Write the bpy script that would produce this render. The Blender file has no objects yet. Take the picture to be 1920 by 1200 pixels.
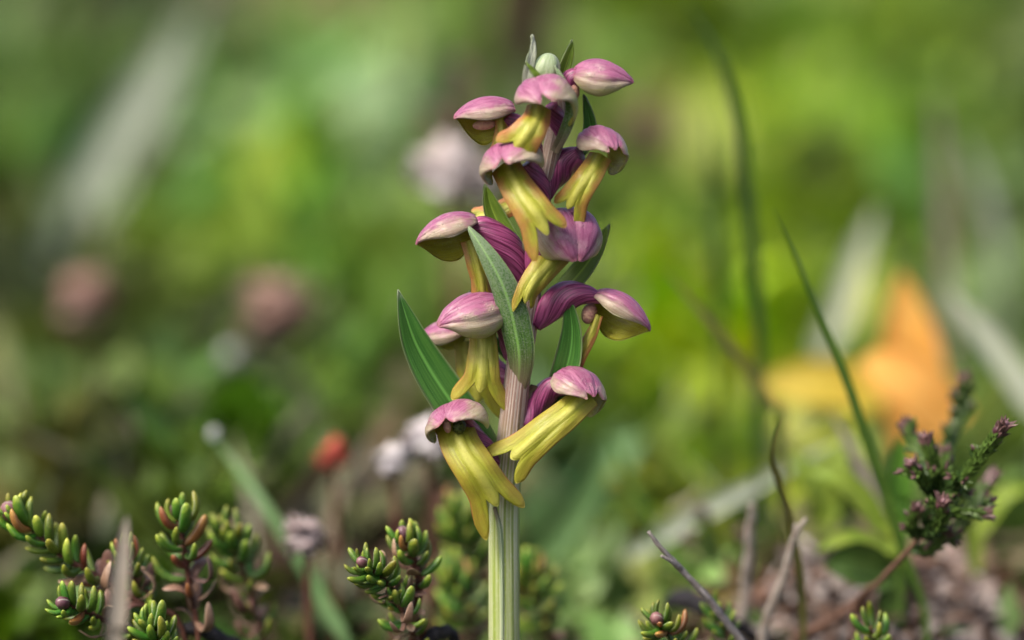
import bpy, math, random
import numpy as np
from mathutils import Vector, Matrix

random.seed(7)
rng = np.random.default_rng(7)
SC = bpy.context.scene
COL = SC.collection
R = math.radians

# ------------------------------------------------------------------ camera, sky, sun
# one Blender unit is one centimetre (a close-up photograph: the picture is about 10.5 cm wide at the flower)
SC.unit_settings.system = 'METRIC'
SC.unit_settings.scale_length = 0.01
D, PITCH, ZC, VIEW_W = 36.0, R(8.0), 5.3, 10.56
S = 1920 / VIEW_W                                  # photograph pixels per centimetre at the flower
CAM = Vector((0, -D * math.cos(PITCH), ZC + D * math.sin(PITCH)))
cam_d = bpy.data.cameras.new('camera')
cam = bpy.data.objects.new('camera', cam_d)
COL.objects.link(cam)
cam.location = CAM
cam.rotation_euler = (R(90) - PITCH, 0, 0)
cam_d.sensor_width = 36
cam_d.lens = 36 * D / VIEW_W
cam_d.clip_start, cam_d.clip_end = 0.5, 200000
cam_d.dof.use_dof = True
cam_d.dof.focus_distance = D - 0.15
APERTURE = 1.6                                     # lens opening in centimetres
cam_d.dof.aperture_fstop = cam_d.lens * 1e-3 / APERTURE
SC.camera = cam

world = bpy.data.worlds.new('World')
SC.world = world
world.use_nodes = True
wn = world.node_tree
sky = wn.nodes.new('ShaderNodeTexSky')
sky.sky_type = 'NISHITA'
sky.sun_disc = False
SUN_EL, SUN_AZ = R(52), R(-128)
sky.sun_elevation = SUN_EL
sky.sun_rotation = SUN_AZ
sky.air_density, sky.dust_density, sky.ozone_density = 0.8, 5.0, 0.6
wn.nodes['Background'].inputs[1].default_value = 0.07
wn.links.new(sky.outputs[0], wn.nodes['Background'].inputs[0])
sun_d = bpy.data.lights.new('sun', 'SUN')
sun_d.energy = 1.5
sun_d.angle = R(24)
sun_d.color = (1.0, 0.94, 0.82)
sun = bpy.data.objects.new('sun', sun_d)
COL.objects.link(sun)
sdir = Vector((math.sin(SUN_AZ) * math.cos(SUN_EL), math.cos(SUN_AZ) * math.cos(SUN_EL), math.sin(SUN_EL)))
sun.rotation_euler = sdir.to_track_quat('Z', 'Y').to_euler()
sun.location = (0, 0, 60)
vs = SC.view_settings
SC.display_settings.display_device = 'sRGB'
vs.view_transform, vs.look, vs.gamma, vs.use_curve_mapping = 'Standard', 'None', 1.0, False
vs.exposure = 1.7
SC.cycles.use_denoising = True
SC.cycles.max_bounces = 7
SC.cycles.diffuse_bounces = 4
SC.cycles.transmission_bounces = 5
SC.cycles.transparent_max_bounces = 4
SC.cycles.sample_clamp_indirect = 6

# ------------------------------------------------------------------ helpers
ROT = Matrix.Rotation(R(90) - PITCH, 3, 'X')


def ray(px, py):
    return ROT @ Vector(((px - 960) / S / D, (600 - py) / S / D, -1.0))


def P(px, py, y=0.0):
    d = ray(px, py)
    return np.array(CAM + d * ((y - CAM.y) / d.y))


def W(px, y=0.0):
    return px / S * (1 + y / D)


def hump(x, y):
    z = np.maximum(0, y - 5) * 0.10
    z = np.where(y > 160, 15.5 + (np.minimum(y, 1200) - 160) * 0.03, z)
    z = z + 1.8 * np.exp(-(((x - 4.6) / 2.2) ** 2 + ((y - 4.4) / 2.2) ** 2))
    z = z + 0.8 * np.exp(-(((x + 4.2) / 2.2) ** 2 + ((y - 9) / 4) ** 2))
    z = z + 0.35 * np.sin(x * 0.55 + 1.3) * np.sin(y * 0.41 + 0.5) + 0.18 * np.sin(x * 1.3 + y * 0.9)
    return z


def ground_hit(px, py, lift=1.0):
    d = ray(px, py)
    for k in range(1, 1600):
        p = CAM + d * (30 + k * 0.15) / abs(d.y)
        if p.z < float(hump(p.x, p.y)) + lift:
            return p
    return p


def nrm(v):
    v = np.asarray(v, float)
    return v / np.maximum(np.linalg.norm(v, axis=-1, keepdims=True), 1e-12)


def smooth(pts, n):
    """Catmull-Rom through control rows (any number of channels)."""
    p = np.asarray(pts, float)
    if len(p) == 2:
        t = np.linspace(0, 1, n)[:, None]
        return p[0] * (1 - t) + p[1] * t
    p = np.vstack([2 * p[0] - p[1], p, 2 * p[-1] - p[-2]])
    m = len(p) - 3
    out = []
    for u in np.linspace(0, m - 1e-6, n):
        i = int(u)
        t = u - i
        a, b, c, d = p[i], p[i + 1], p[i + 2], p[i + 3]
        out.append(0.5 * (2 * b + (c - a) * t + (2 * a - 5 * b + 4 * c - d) * t * t + (3 * b - a - 3 * c + d) * t ** 3))
    return np.array(out)


class Mesh:
    """collects vertices, faces and one attribute row (three pigment coordinates) per vertex"""

    def __init__(self):
        self.v, self.f, self.a, self.n = [], [], [], 0

    def add(self, v, f, a):
        v = np.asarray(v, float).reshape(-1, 3)
        self.v.append(v)
        self.f += [tuple(i + self.n for i in q) for q in f]
        a = np.asarray(a, float)
        if a.ndim == 1:
            a = np.tile(a, (len(v), 1))
        self.a.append(a.reshape(-1, 3))
        self.n += len(v)
        return self

    def data(self, name, material, flat=False):
        v = np.vstack(self.v)
        me = bpy.data.meshes.new(name)
        me.from_pydata(v.tolist(), [], self.f)
        at = me.attributes.new('pig', 'FLOAT_COLOR', 'POINT')
        a = np.ones((len(v), 4))
        a[:, :3] = np.vstack(self.a)
        at.data.foreach_set('color', a.ravel())
        if not flat:
            me.polygons.foreach_set('use_smooth', [True] * len(me.polygons))
        me.materials.append(material)
        me.update()
        return me

    def obj(self, name, material, parent=None, flat=False):
        return link(name, self.data(name, material, flat), parent)


def link(name, data, parent=None):
    o = bpy.data.objects.new(name, data)
    COL.objects.link(o)
    if parent is not None:
        o.parent = parent
        if any(abs(c) > 1e-9 for c in parent.location) and o.data is not None:
            o.matrix_parent_inverse = Matrix.Translation(-Vector(parent.location))
    return o


def tag(o, label=None, cat=None, group=None, kind=None):
    for k, x in (('label', label), ('category', cat), ('group', group), ('kind', kind)):
        if x:
            o[k] = x
    return o


def thing(name, loc, label, cat, group=None):
    o = bpy.data.objects.new(name, None)
    COL.objects.link(o)
    o.empty_display_size = 0.2
    o.location = Vector(loc)
    return tag(o, label, cat, group)


def sheet(mb, g, thick, u, v, inner=True):
    """a thin two-sided leaf of real thickness from a grid of points; u, v are its pigment coordinates"""
    g = np.asarray(g, float)
    n, m = g.shape[:2]
    du = np.gradient(g, axis=1)
    dv = np.gradient(g, axis=0)
    N = nrm(np.cross(dv, du))
    N = np.where(np.linalg.norm(N, axis=-1, keepdims=True) < 0.5, np.roll(N, 1, 0), N)
    edge = np.ones((n, m))
    edge[:, 0] = edge[:, -1] = edge[-1, :] = 0.25
    off = N * (thick / 2) * edge[..., None]
    A, B = g + off, g - off
    idx = np.arange(n * m).reshape(n, m)
    f = []
    o2 = n * m
    for i in range(n - 1):
        for j in range(m - 1):
            a, b, c, d = idx[i, j], idx[i, j + 1], idx[i + 1, j + 1], idx[i + 1, j]
            f.append((a, d, c, b))
            f.append((a + o2, b + o2, c + o2, d + o2))
    loop = [idx[i, 0] for i in range(n)] + [idx[-1, j] for j in range(1, m)] + [idx[i, -1] for i in range(n - 2, -1, -1)] + [idx[0, j] for j in range(m - 2, 0, -1)]
    for k in range(len(loop)):
        a, b = loop[k], loop[(k + 1) % len(loop)]
        f.append((a, b, b + o2, a + o2))
    U, V = np.broadcast_to(u, (n, m)), np.broadcast_to(v, (n, m))
    at = np.concatenate([np.stack([U, V, np.zeros((n, m))], -1).reshape(-1, 3), np.stack([U, V, np.ones((n, m))], -1).reshape(-1, 3)])
    mb.add(np.concatenate([A.reshape(-1, 3), B.reshape(-1, 3)]), f, at)
    return mb


def blade(mb, ctrl, facing=(0, -1, 0.2), fold=0.35, thick=0.02, n=22, m=9, wave=0.0, curl=0.0):
    """ctrl rows: x, y, z, half width"""
    c = smooth(ctrl, n)
    C, w = c[:, :3], np.maximum(c[:, 3], 0.002)
    T = nrm(np.gradient(C, axis=0))
    fc = np.asarray(facing, float)
    side = nrm(np.cross(T, fc))
    N = nrm(np.cross(side, T))
    u = np.linspace(-1, 1, m)
    lift = fold * np.abs(u) ** 1.3 - fold * 0.4
    g = C[:, None] + side[:, None] * (w[:, None] * u * (1 - curl * np.abs(u)))[..., None] + N[:, None] * (w[:, None] * lift)[..., None]
    if wave:
        s = np.linspace(0, 1, n)
        g += N[:, None] * (wave * np.sin(s[:, None] * 17 + u * 2.0) * np.abs(u))[..., None]
    sheet(mb, g, thick, u[None, :] * 0.5 + 0.5, np.linspace(0, 1, n)[:, None])
    return mb


def lance(pts, wmax, y0=0.0, peak=0.45, base=0.35, n=9, tip=0.02):
    """control rows for a leaf outline along pixel points (px, py, depth)"""
    c = smooth([list(P(a, b, d)) for a, b, d in pts], n)
    s = np.linspace(0, 1, n)
    w = np.where(s < peak, base + (1 - base) * np.sin(s / peak * math.pi / 2), np.cos((s - peak) / (1 - peak) * math.pi / 2) ** 0.8)
    w = np.maximum(w, tip)
    wm = W(wmax, pts[0][2])
    return np.column_stack([c, w * wm])


def tube(mb, ctrl, n=24, seg=12, ribs=0, rib=0.0, cap=True, twist=0.0, squash=1.0):
    """ctrl rows: x, y, z, radius"""
    c = smooth(ctrl, n)
    C, r = c[:, :3], np.maximum(c[:, 3], 0.001)
    T = nrm(np.gradient(C, axis=0))
    ref = np.array([0, 1.0, 0]) if abs(T[0][1]) < 0.9 else np.array([1.0, 0, 0])
    X = nrm(np.cross(ref, T[0]))
    vs_, at = [], []
    for i in range(n):
        X = nrm(X - T[i] * np.dot(X, T[i]))
        Y = np.cross(T[i], X)
        th = np.linspace(0, 2 * math.pi, seg, endpoint=False)
        k = 1 + (rib * np.cos(ribs * (th + twist * i / n)) if ribs else 0)
        vs_.append(C[i] + r[i] * ((np.cos(th) * k)[:, None] * X + (np.sin(th) * k * squash)[:, None] * Y))
        at.append(np.column_stack([th / (2 * math.pi) + twist * i / n / (2 * math.pi), np.full(seg, i / (n - 1)), np.zeros(seg)]))
    f = []
    for i in range(n - 1):
        for j in range(seg):
            j2 = (j + 1) % seg
            f.append((i * seg + j, i * seg + j2, (i + 1) * seg + j2, (i + 1) * seg + j))
    if cap:
        f.append(tuple(range(seg - 1, -1, -1)))
        f.append(tuple((n - 1) * seg + j for j in range(seg)))
    mb.add(np.vstack(vs_), f, np.vstack(at))
    return mb


def blob(mb, c, rad, axis=(0, 0, 1), stretch=1.0, seg=12, rings=9, ridge=0.0, nr=6):
    """a rounded body: c centre, rad radius, stretch along axis"""
    ax = nrm(axis)
    X = nrm(np.cross(ax, [0.3, 0.9, 0.1]))
    Y = np.cross(ax, X)
    rows = []
    for i in range(rings):
        ph = math.pi * (i + 0.02) / (rings - 1 + 0.04)
        rr = math.sin(ph) * rad
        z = -math.cos(ph) * rad * stretch
        th = np.linspace(0, 2 * math.pi, seg, endpoint=False)
        k = rr * (1 + ridge * np.cos(nr * th))
        rows.append([c[a] + ax[a] * z + k * np.cos(th) * X[a] + k * np.sin(th) * Y[a] for a in range(3)])
    v = np.array(rows).transpose(0, 2, 1).reshape(-1, 3)
    f = []
    for i in range(rings - 1):
        for j in range(seg):
            j2 = (j + 1) % seg
            f.append((i * seg + j, i * seg + j2, (i + 1) * seg + j2, (i + 1) * seg + j))
    f.append(tuple(range(seg - 1, -1, -1)))
    f.append(tuple((rings - 1) * seg + j for j in range(seg)))
    at = np.column_stack([np.tile(np.arange(seg) / seg, rings), np.repeat(np.arange(rings) / (rings - 1), seg), np.zeros(seg * rings)])
    mb.add(v, f, at)
    return mb


# ------------------------------------------------------------------ materials
class Nodes:
    def __init__(self, name):
        self.m = bpy.data.materials.new(name)
        self.m.use_nodes = True
        self.t = self.m.node_tree
        self.t.nodes.clear()
        self.out = self.t.nodes.new('ShaderNodeOutputMaterial')

    def new(self, typ, **kw):
        n = self.t.nodes.new(typ)
        for k, v in kw.items():
            setattr(n, k, v)
        return n

    def set(self, sock, v):
        if isinstance(v, bpy.types.NodeSocket):
            self.t.links.new(v, sock)
        elif isinstance(v, (tuple, list)):
            sock.default_value = (*v, 1.0) if len(v) == 3 and sock.type == 'RGBA' else v
        else:
            sock.default_value = v

    def pig(self):
        a = self.new('ShaderNodeAttribute', attribute_name='pig')
        s = self.new('ShaderNodeSeparateXYZ')
        self.t.links.new(a.outputs['Color'], s.inputs[0])
        return s.outputs

    def math(self, op, a, b=0.0, c=None, clamp=False):
        n = self.new('ShaderNodeMath', operation=op, use_clamp=clamp)
        self.set(n.inputs[0], a)
        self.set(n.inputs[1], b)
        if c is not None:
            self.set(n.inputs[2], c)
        return n.outputs[0]

    def mix(self, f, a, b):
        n = self.new('ShaderNodeMix', data_type='RGBA')
        self.set(n.inputs[0], f)
        self.set(n.inputs[6], a)
        self.set(n.inputs[7], b)
        return n.outputs[2]

    def ramp(self, x, lo, hi):
        n = self.new('ShaderNodeMapRange', interpolation_type='SMOOTHSTEP')
        self.set(n.inputs[0], x)
        n.inputs[1].default_value, n.inputs[2].default_value = lo, hi
        return n.outputs[0]

    def vec(self, x, y, z):
        n = self.new('ShaderNodeCombineXYZ')
        for i, q in enumerate((x, y, z)):
            self.set(n.inputs[i], q)
        return n.outputs[0]

    def noise(self, scale, vec=None, detail=3.0, rough=0.55):
        n = self.new('ShaderNodeTexNoise')
        n.inputs['Scale'].default_value = scale
        n.inputs['Detail'].default_value = detail
        n.inputs['Roughness'].default_value = rough
        if vec is None:
            vec = self.new('ShaderNodeTexCoord').outputs['Object']
        self.t.links.new(vec, n.inputs['Vector'])
        return n.outputs['Fac']

    def rand(self):
        return self.new('ShaderNodeObjectInfo').outputs['Random']

    def hsv(self, col, hue=0.5, sat=1.0, val=1.0):
        n = self.new('ShaderNodeHueSaturation')
        self.set(n.inputs['Hue'], hue)
        self.set(n.inputs['Saturation'], sat)
        self.set(n.inputs['Value'], val)
        self.set(n.inputs['Color'], col)
        return n.outputs[0]

    def finish(self, col, rough=0.5, bump=None, strength=0.3, dist=0.01, trans=0.0, spec=0.4, tcol=None, sheen=0.0, sss=0.0, coat=0.0):
        p = self.new('ShaderNodeBsdfPrincipled')
        self.set(p.inputs['Base Color'], col)
        self.set(p.inputs['Roughness'], rough)
        p.inputs['Specular IOR Level'].default_value = spec
        p.inputs['Sheen Weight'].default_value = sheen
        p.inputs['Coat Weight'].default_value = coat
        p.inputs['Coat Roughness'].default_value = 0.2
        if sss:
            p.inputs['Subsurface Weight'].default_value = sss
            p.inputs['Subsurface Radius'].default_value = (0.08, 0.06, 0.03)
            p.inputs['Subsurface Scale'].default_value = 1.0
        nb = None
        if bump is not None:
            b = self.new('ShaderNodeBump')
            b.inputs['Strength'].default_value = strength
            b.inputs['Distance'].default_value = dist
            self.t.links.new(bump, b.inputs['Height'])
            nb = b.outputs[0]
            self.t.links.new(nb, p.inputs['Normal'])
        sh = p.outputs[0]
        if trans:
            t = self.new('ShaderNodeBsdfTranslucent')
            self.set(t.inputs[0], tcol if tcol is not None else col)
            if nb is not None:
                self.t.links.new(nb, t.inputs['Normal'])
            mx = self.new('ShaderNodeMixShader')
            mx.inputs[0].default_value = trans
            self.t.links.new(sh, mx.inputs[1])
            self.t.links.new(t.outputs[0], mx.inputs[2])
            sh = mx.outputs[0]
        self.t.links.new(sh, self.out.inputs[0])
        return self.m


def mat_sepal():
    n = Nodes('sepal')
    th, s, inn = n.pig()                       # th: 0 at the crown of the hood, 1 underneath
    r = n.rand()
    fib = n.noise(1.0, n.vec(n.math('MULTIPLY', th, 46), n.math('MULTIPLY', s, 3.2), n.math('MULTIPLY', r, 30)), 3, 0.6)
    blot = n.noise(7.0, None, 3)
    x = n.math('ADD', th, n.math('MULTIPLY', n.math('SUBTRACT', blot, 0.5), 0.42))
    x = n.math('ADD', x, n.math('MULTIPLY', n.math('SUBTRACT', fib, 0.5), 0.22))
    f = n.math('MULTIPLY', n.ramp(x, 0.20, 0.45), 0.9)
    pink = n.mix(n.ramp(fib, 0.42, 0.68), (0.40, 0.135, 0.245), (0.25, 0.05, 0.14))
    pink = n.mix(n.ramp(blot, 0.5, 0.8), pink, (0.48, 0.27, 0.33))
    cream = n.mix(n.ramp(fib, 0.40, 0.70), (0.46, 0.41, 0.28), (0.35, 0.25, 0.17))
    outer = n.mix(f, pink, cream)
    outer = n.mix(n.ramp(x, 0.46, 0.68), outer, (0.42, 0.44, 0.16))
    rim = n.math('ABSOLUTE', n.math('SUBTRACT', s, 0.5))
    outer = n.mix(n.math('MULTIPLY', n.ramp(rim, 0.42, 0.5), 0.7), outer, (0.33, 0.10, 0.13))
    inner = n.mix(n.ramp(fib, 0.35, 0.75), (0.44, 0.44, 0.04), (0.34, 0.29, 0.03))
    c = n.mix(inn, outer, inner)
    gran = n.noise(95, None, 2)
    vo = n.new('ShaderNodeTexVoronoi')
    vo.inputs['Scale'].default_value = 34
    n.t.links.new(n.new('ShaderNodeTexCoord').outputs['Object'], vo.inputs['Vector'])
    bead = n.ramp(vo.outputs['Distance'], 0.34, 0.05)
    h = n.math('ADD', n.math('MULTIPLY', fib, 0.7), n.math('ADD', n.math('MULTIPLY', gran, 0.5), n.math('MULTIPLY', bead, n.math('MULTIPLY', n.ramp(blot, 0.45, 0.65), 1.3))))
    c = n.mix(n.math('MULTIPLY', bead, 0.10), c, (0.8, 0.72, 0.76))
    return n.finish(c, 0.34, h, 0.6, 0.02, 0.22, 0.5, coat=0.2)


def mat_lip():
    n = Nodes('lip')
    u, v, inn = n.pig()
    a = n.math('ABSOLUTE', n.math('SUBTRACT', u, 0.5))          # 0 on the keel, 0.5 at the margin
    r = n.rand()
    fib = n.noise(1.0, n.vec(n.math('MULTIPLY', u, 16), n.math('MULTIPLY', v, 2.5), n.math('MULTIPLY', r, 25)), 3)
    blot = n.noise(6.0, None, 3)
    x = n.math('ADD', a, n.math('MULTIPLY', n.math('SUBTRACT', blot, 0.5), 0.55))
    at = n.new('ShaderNodeAttribute', attribute_type='OBJECT', attribute_name='tint')
    base = n.mix(n.ramp(fib, 0.35, 0.7), (0.40, 0.41, 0.035), (0.29, 0.29, 0.02))
    keel = n.mix(n.math('MULTIPLY', n.ramp(a, 0.14, 0.03), 0.7), base, (0.56, 0.54, 0.10))
    warm = n.mix(at.outputs['Fac'], (0.34, 0.26, 0.03), (0.46, 0.17, 0.06))
    c = n.mix(n.math('MULTIPLY', n.ramp(x, 0.17, 0.45), n.math('MULTIPLY_ADD', at.outputs['Fac'], 0.85, 0.3)), keel, warm)
    c = n.mix(n.ramp(a, 0.455, 0.5), c, (0.40, 0.12, 0.05))
    gran = n.noise(110, None, 2)
    c = n.mix(n.math('MULTIPLY', n.ramp(n.noise(26, None, 4, 0.7), 0.45, 0.75), 0.35), c, (0.26, 0.22, 0.03))
    c = n.mix(n.math('MULTIPLY', n.ramp(gran, 0.60, 0.75), 0.25), c, (0.66, 0.62, 0.25))
    h = n.math('ADD', n.math('MULTIPLY', fib, 1.1), n.math('MULTIPLY', gran, 0.6))
    return n.finish(c, 0.4, h, 0.5, 0.02, 0.22, 0.45, coat=0.1)


def mat_ovary():
    n = Nodes('ovary')
    u, v, _ = n.pig()
    fib = n.noise(1.0, n.vec(n.math('MULTIPLY', n.math('SINE', n.math('MULTIPLY', u, 6.2832)), 9), n.math('MULTIPLY', v, 1.6), 0.0), 3)
    c = n.mix(n.ramp(fib, 0.40, 0.66), (0.10, 0.010, 0.050), (0.33, 0.075, 0.19))
    h = n.math('ADD', fib, n.math('MULTIPLY', n.noise(90, None, 2), 0.2))
    return n.finish(c, 0.33, h, 0.5, 0.02, 0.0, 0.5, sss=0.1)


def mat_stem():
    n = Nodes('stem_skin')
    u, v, _ = n.pig()
    w = n.math('MULTIPLY', u, 6.2832)
    fib = n.noise(1.0, n.vec(n.math('MULTIPLY', n.math('SINE', w), 9), n.math('MULTIPLY', n.math('COSINE', w), 9), n.math('MULTIPLY', v, 2.2)), 4, 0.65)
    grain = n.noise(1.0, n.vec(n.math('MULTIPLY', u, 60), n.math('MULTIPLY', v, 160), 0.0), 3)
    x = n.math('ADD', v, n.math('MULTIPLY', n.math('SUBTRACT', fib, 0.5), 0.25))
    low = n.mix(n.ramp(fib, 0.40, 0.62), (0.24, 0.31, 0.055), (0.56, 0.58, 0.40))
    up = n.mix(n.ramp(fib, 0.38, 0.62), (0.21, 0.11, 0.085), (0.43, 0.35, 0.30))
    c = n.mix(n.ramp(x, 0.20, 0.34), low, up)
    c = n.mix(n.math('MULTIPLY', n.ramp(grain, 0.55, 0.75), 0.35), c, (0.66, 0.66, 0.58))
    h = n.math('ADD', fib, n.math('MULTIPLY', grain, 0.2))
    return n.finish(c, 0.38, h, 0.5, 0.03, 0.0, 0.5, sss=0.12)


def mat_bract(name, g1, g2, silver=0.0, trans=0.25):
    n = Nodes(name)
    u, v, inn = n.pig()
    a = n.math('ABSOLUTE', n.math('SUBTRACT', u, 0.5))
    fib = n.noise(1.0, n.vec(n.math('MULTIPLY', u, 26), n.math('MULTIPLY', v, 2.5), n.math('MULTIPLY', n.rand(), 20)), 3)
    gran = n.noise(55, None, 3, 0.7)
    c = n.mix(n.ramp(fib, 0.35, 0.7), g1, g2)
    c = n.mix(n.math('MULTIPLY', n.ramp(a, 0.07, 0.0), 0.75), c, tuple(min(1, 2.1 * q + 0.02) for q in g2))
    if silver:
        sv = n.math('MULTIPLY', n.ramp(n.math('ADD', gran, n.math('MULTIPLY', v, 0.3)), 0.50, 0.82), silver)
        c = n.mix(sv, c, (0.46, 0.50, 0.42))
    else:
        c = n.mix(n.math('MULTIPLY', n.ramp(gran, 0.60, 0.75), 0.22), c, (0.42, 0.52, 0.30))
    c = n.mix(n.math('MULTIPLY', n.ramp(a, 0.44, 0.5), 0.6), c, (0.36, 0.42, 0.22))
    c = n.mix(n.math('MULTIPLY', n.ramp(v, 0.94, 1.0), 0.5), c, (0.5, 0.54, 0.42))
    c = n.mix(n.math('MULTIPLY', n.ramp(v, 0.34, 0.02), 0.85), c, (0.24, 0.16, 0.11))
    h = n.math('ADD', fib, n.math('MULTIPLY', gran, 0.35))
    return n.finish(c, 0.42, h, 0.45, 0.02, trans, 0.45)


def mat_needle(name, body, tip, dark=0.0):
    n = Nodes(name)
    u, v, _ = n.pig()
    c = n.mix(n.ramp(n.math('ADD', v, n.math('MULTIPLY', n.math('SUBTRACT', n.noise(9, None, 2), 0.5), 0.5)), 0.45, 1.0), body, tip)
    r = n.rand()
    c = n.hsv(c, n.math('MULTIPLY_ADD', r, 0.05, 0.475), 1.0, n.math('MULTIPLY_ADD', r, 0.7, 0.62))
    groove = n.math('ABSOLUTE', n.math('SUBTRACT', u, 0.5))
    c = n.mix(n.math('MULTIPLY', n.ramp(groove, 0.035, 0.0), 0.5), c, (0.5, 0.5, 0.42))
    return n.finish(c, 0.36, n.noise(40, None, 2), 0.35, 0.01, 0.08, 0.45)


def mat_bark(name, a, b, scale=8.0, rough=0.7):
    n = Nodes(name)
    u, v, _ = n.pig()
    f1 = n.noise(scale, None, 4, 0.65)
    f2 = n.noise(1.0, n.vec(n.math('MULTIPLY', u, 9), n.math('MULTIPLY', v, 12), 0.0), 4)
    f = n.math('ADD', n.math('MULTIPLY', f1, 0.5), n.math('MULTIPLY', f2, 0.5))
    return n.finish(n.mix(n.ramp(f, 0.35, 0.65), a, b), rough, f, 0.8, 0.04, 0.0, 0.3)


def mat_leaf(name, a, b, trans=0.3, rough=0.45, vein=0.5, spots=None):
    n = Nodes(name)
    u, v, _ = n.pig()
    f = n.noise(3.0, None, 4)
    fib = n.noise(1.0, n.vec(n.math('MULTIPLY', u, 22), n.math('MULTIPLY', v, 3), 0.0), 2)
    c = n.mix(n.ramp(n.math('ADD', n.math('MULTIPLY', f, 0.6), n.math('MULTIPLY', fib, 0.4)), 0.35, 0.65), a, b)
    g = n.math('ABSOLUTE', n.math('SUBTRACT', u, 0.5))
    c = n.mix(n.math('MULTIPLY', n.ramp(g, 0.06, 0.0), vein), c, tuple(min(1, q * 1.6 + 0.02) for q in b))
    if spots:
        c = n.mix(n.ramp(n.noise(14, None, 3), 0.62, 0.70), c, spots)
    return n.finish(c, rough, fib, 0.35, 0.02, trans, 0.4)


def mat_mass(name, trans=0.3, rough=0.5, spec=0.35):
    """plants too many to count: the pigment itself varies from leaf to leaf"""
    n = Nodes(name)
    a = n.new('ShaderNodeAttribute', attribute_name='pig')
    f = n.noise(2.2, None, 3)
    c = n.hsv(a.outputs['Color'], 0.5, 1.0, n.math('MULTIPLY_ADD', f, 0.7, 0.65))
    return n.finish(c, rough, None, 0, 0, trans, spec)


def mat_ground():
    n = Nodes('soil')
    f = n.noise(0.8, None, 6, 0.65)
    g = n.noise(6.0, None, 5, 0.7)
    c = n.mix(n.ramp(f, 0.35, 0.65), (0.030, 0.022, 0.012), (0.050, 0.060, 0.016))
    c = n.mix(n.ramp(g, 0.55, 0.75), c, (0.10, 0.075, 0.045))
    h = n.math('ADD', f, n.math('MULTIPLY', g, 0.6))
    return n.finish(c, 0.9, h, 1.0, 0.3, 0, 0.2)


M = dict(
    sepal=mat_sepal(), lip=mat_lip(), ovary=mat_ovary(), stem=mat_stem(),
    bract=mat_bract('bract_green', (0.04, 0.15, 0.022), (0.08, 0.23, 0.035)),
    bract_pale=mat_bract('bract_silvery', (0.055, 0.15, 0.025), (0.12, 0.26, 0.04), 0.4),
    bract_white=mat_bract('bract_whitish', (0.30, 0.36, 0.22), (0.46, 0.46, 0.40), 0.6),
    bract_yellow=mat_bract('bract_yellow_green', (0.12, 0.22, 0.02), (0.20, 0.30, 0.03), 0.0, 0.4),  # yellower, paler and more translucent green
    bud=mat_bract('bud_green', (0.24, 0.34, 0.14), (0.42, 0.50, 0.30), 0.3),
    needle=mat_needle('needle_green', (0.06, 0.145, 0.016), (0.30, 0.34, 0.035)),
    needle_yellow=mat_needle('needle_yellow', (0.13, 0.20, 0.02), (0.42, 0.40, 0.05)),
    needle_red=mat_needle('needle_red', (0.22, 0.075, 0.03), (0.38, 0.18, 0.05)),
    needle_dead=mat_needle('needle_dead', (0.20, 0.11, 0.075), (0.34, 0.22, 0.16)),
    budhead=mat_needle('bud_purple', (0.085, 0.025, 0.035), (0.22, 0.11, 0.12)),
    reddish=mat_bark('bark_reddish', (0.05, 0.018, 0.012), (0.15, 0.06, 0.04)),
    black=mat_bark('bark_black', (0.008, 0.008, 0.010), (0.04, 0.035, 0.04)),
    grey=mat_bark('bark_grey', (0.16, 0.13, 0.12), (0.40, 0.36, 0.35)),
    pale=mat_bark('bark_pale', (0.26, 0.20, 0.16), (0.48, 0.42, 0.36)),
    brown=mat_bark('bark_brown', (0.09, 0.045, 0.028), (0.22, 0.12, 0.08)),
    scale=mat_mass('scale_leaf', 0.08, 0.45),
    mass=mat_mass('plant_mass', 0.3),
    litter=mat_mass('litter_flake', 0.1, 0.8),
    petal=mat_mass('petal_mass', 0.35, 0.6),
    column=mat_bark('column_flesh', (0.36, 0.15, 0.15), (0.50, 0.32, 0.20), 5, 0.5),
    dark=mat_bark('stigma_dark', (0.012, 0.016, 0.004), (0.07, 0.09, 0.02), 30, 0.2),
    soil=mat_ground(),
)

# ------------------------------------------------------------------ the ground
def graded(lo, hi, fine_lo, fine_hi, step):
    a = list(np.arange(fine_lo, fine_hi + step / 2, step))
    d, x = step, fine_hi
    while x < hi:
        d *= 1.35
        x += d
        a.append(x)
    d, x = step, fine_lo
    while x > lo:
        d *= 1.35
        x -= d
        a.insert(0, x)
    return np.array(a)


gx = graded(-40000, 40000, -24, 24, 0.6)
gy = graded(-40000, 60000, -40, 100, 0.8)
X, Y = np.meshgrid(gx, gy)
Z = hump(X, Y) + 0.05 * rng.standard_normal(X.shape)
nv, nu = X.shape
ii = np.arange(nv * nu).reshape(nv, nu)
gf = [(ii[i, j], ii[i, j + 1], ii[i + 1, j + 1], ii[i + 1, j]) for i in range(nv - 1) for j in range(nu - 1)]
gm = Mesh().add(np.stack([X, Y, Z], -1).reshape(-1, 3), gf, (0, 0, 0))
tag(gm.obj('ground', M['soil']), 'dark mossy soil under the heath plants', 'ground', kind='structure')

# ------------------------------------------------------------------ the orchid
orchid = thing('frog_orchid', P(945, 1200) * [1, 1, 0] + [0, 0, float(hump(-0.1, 0))],
               'tall frog orchid with pink hooded flowers and yellow-green lips on a ribbed stem', 'orchid')

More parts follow.
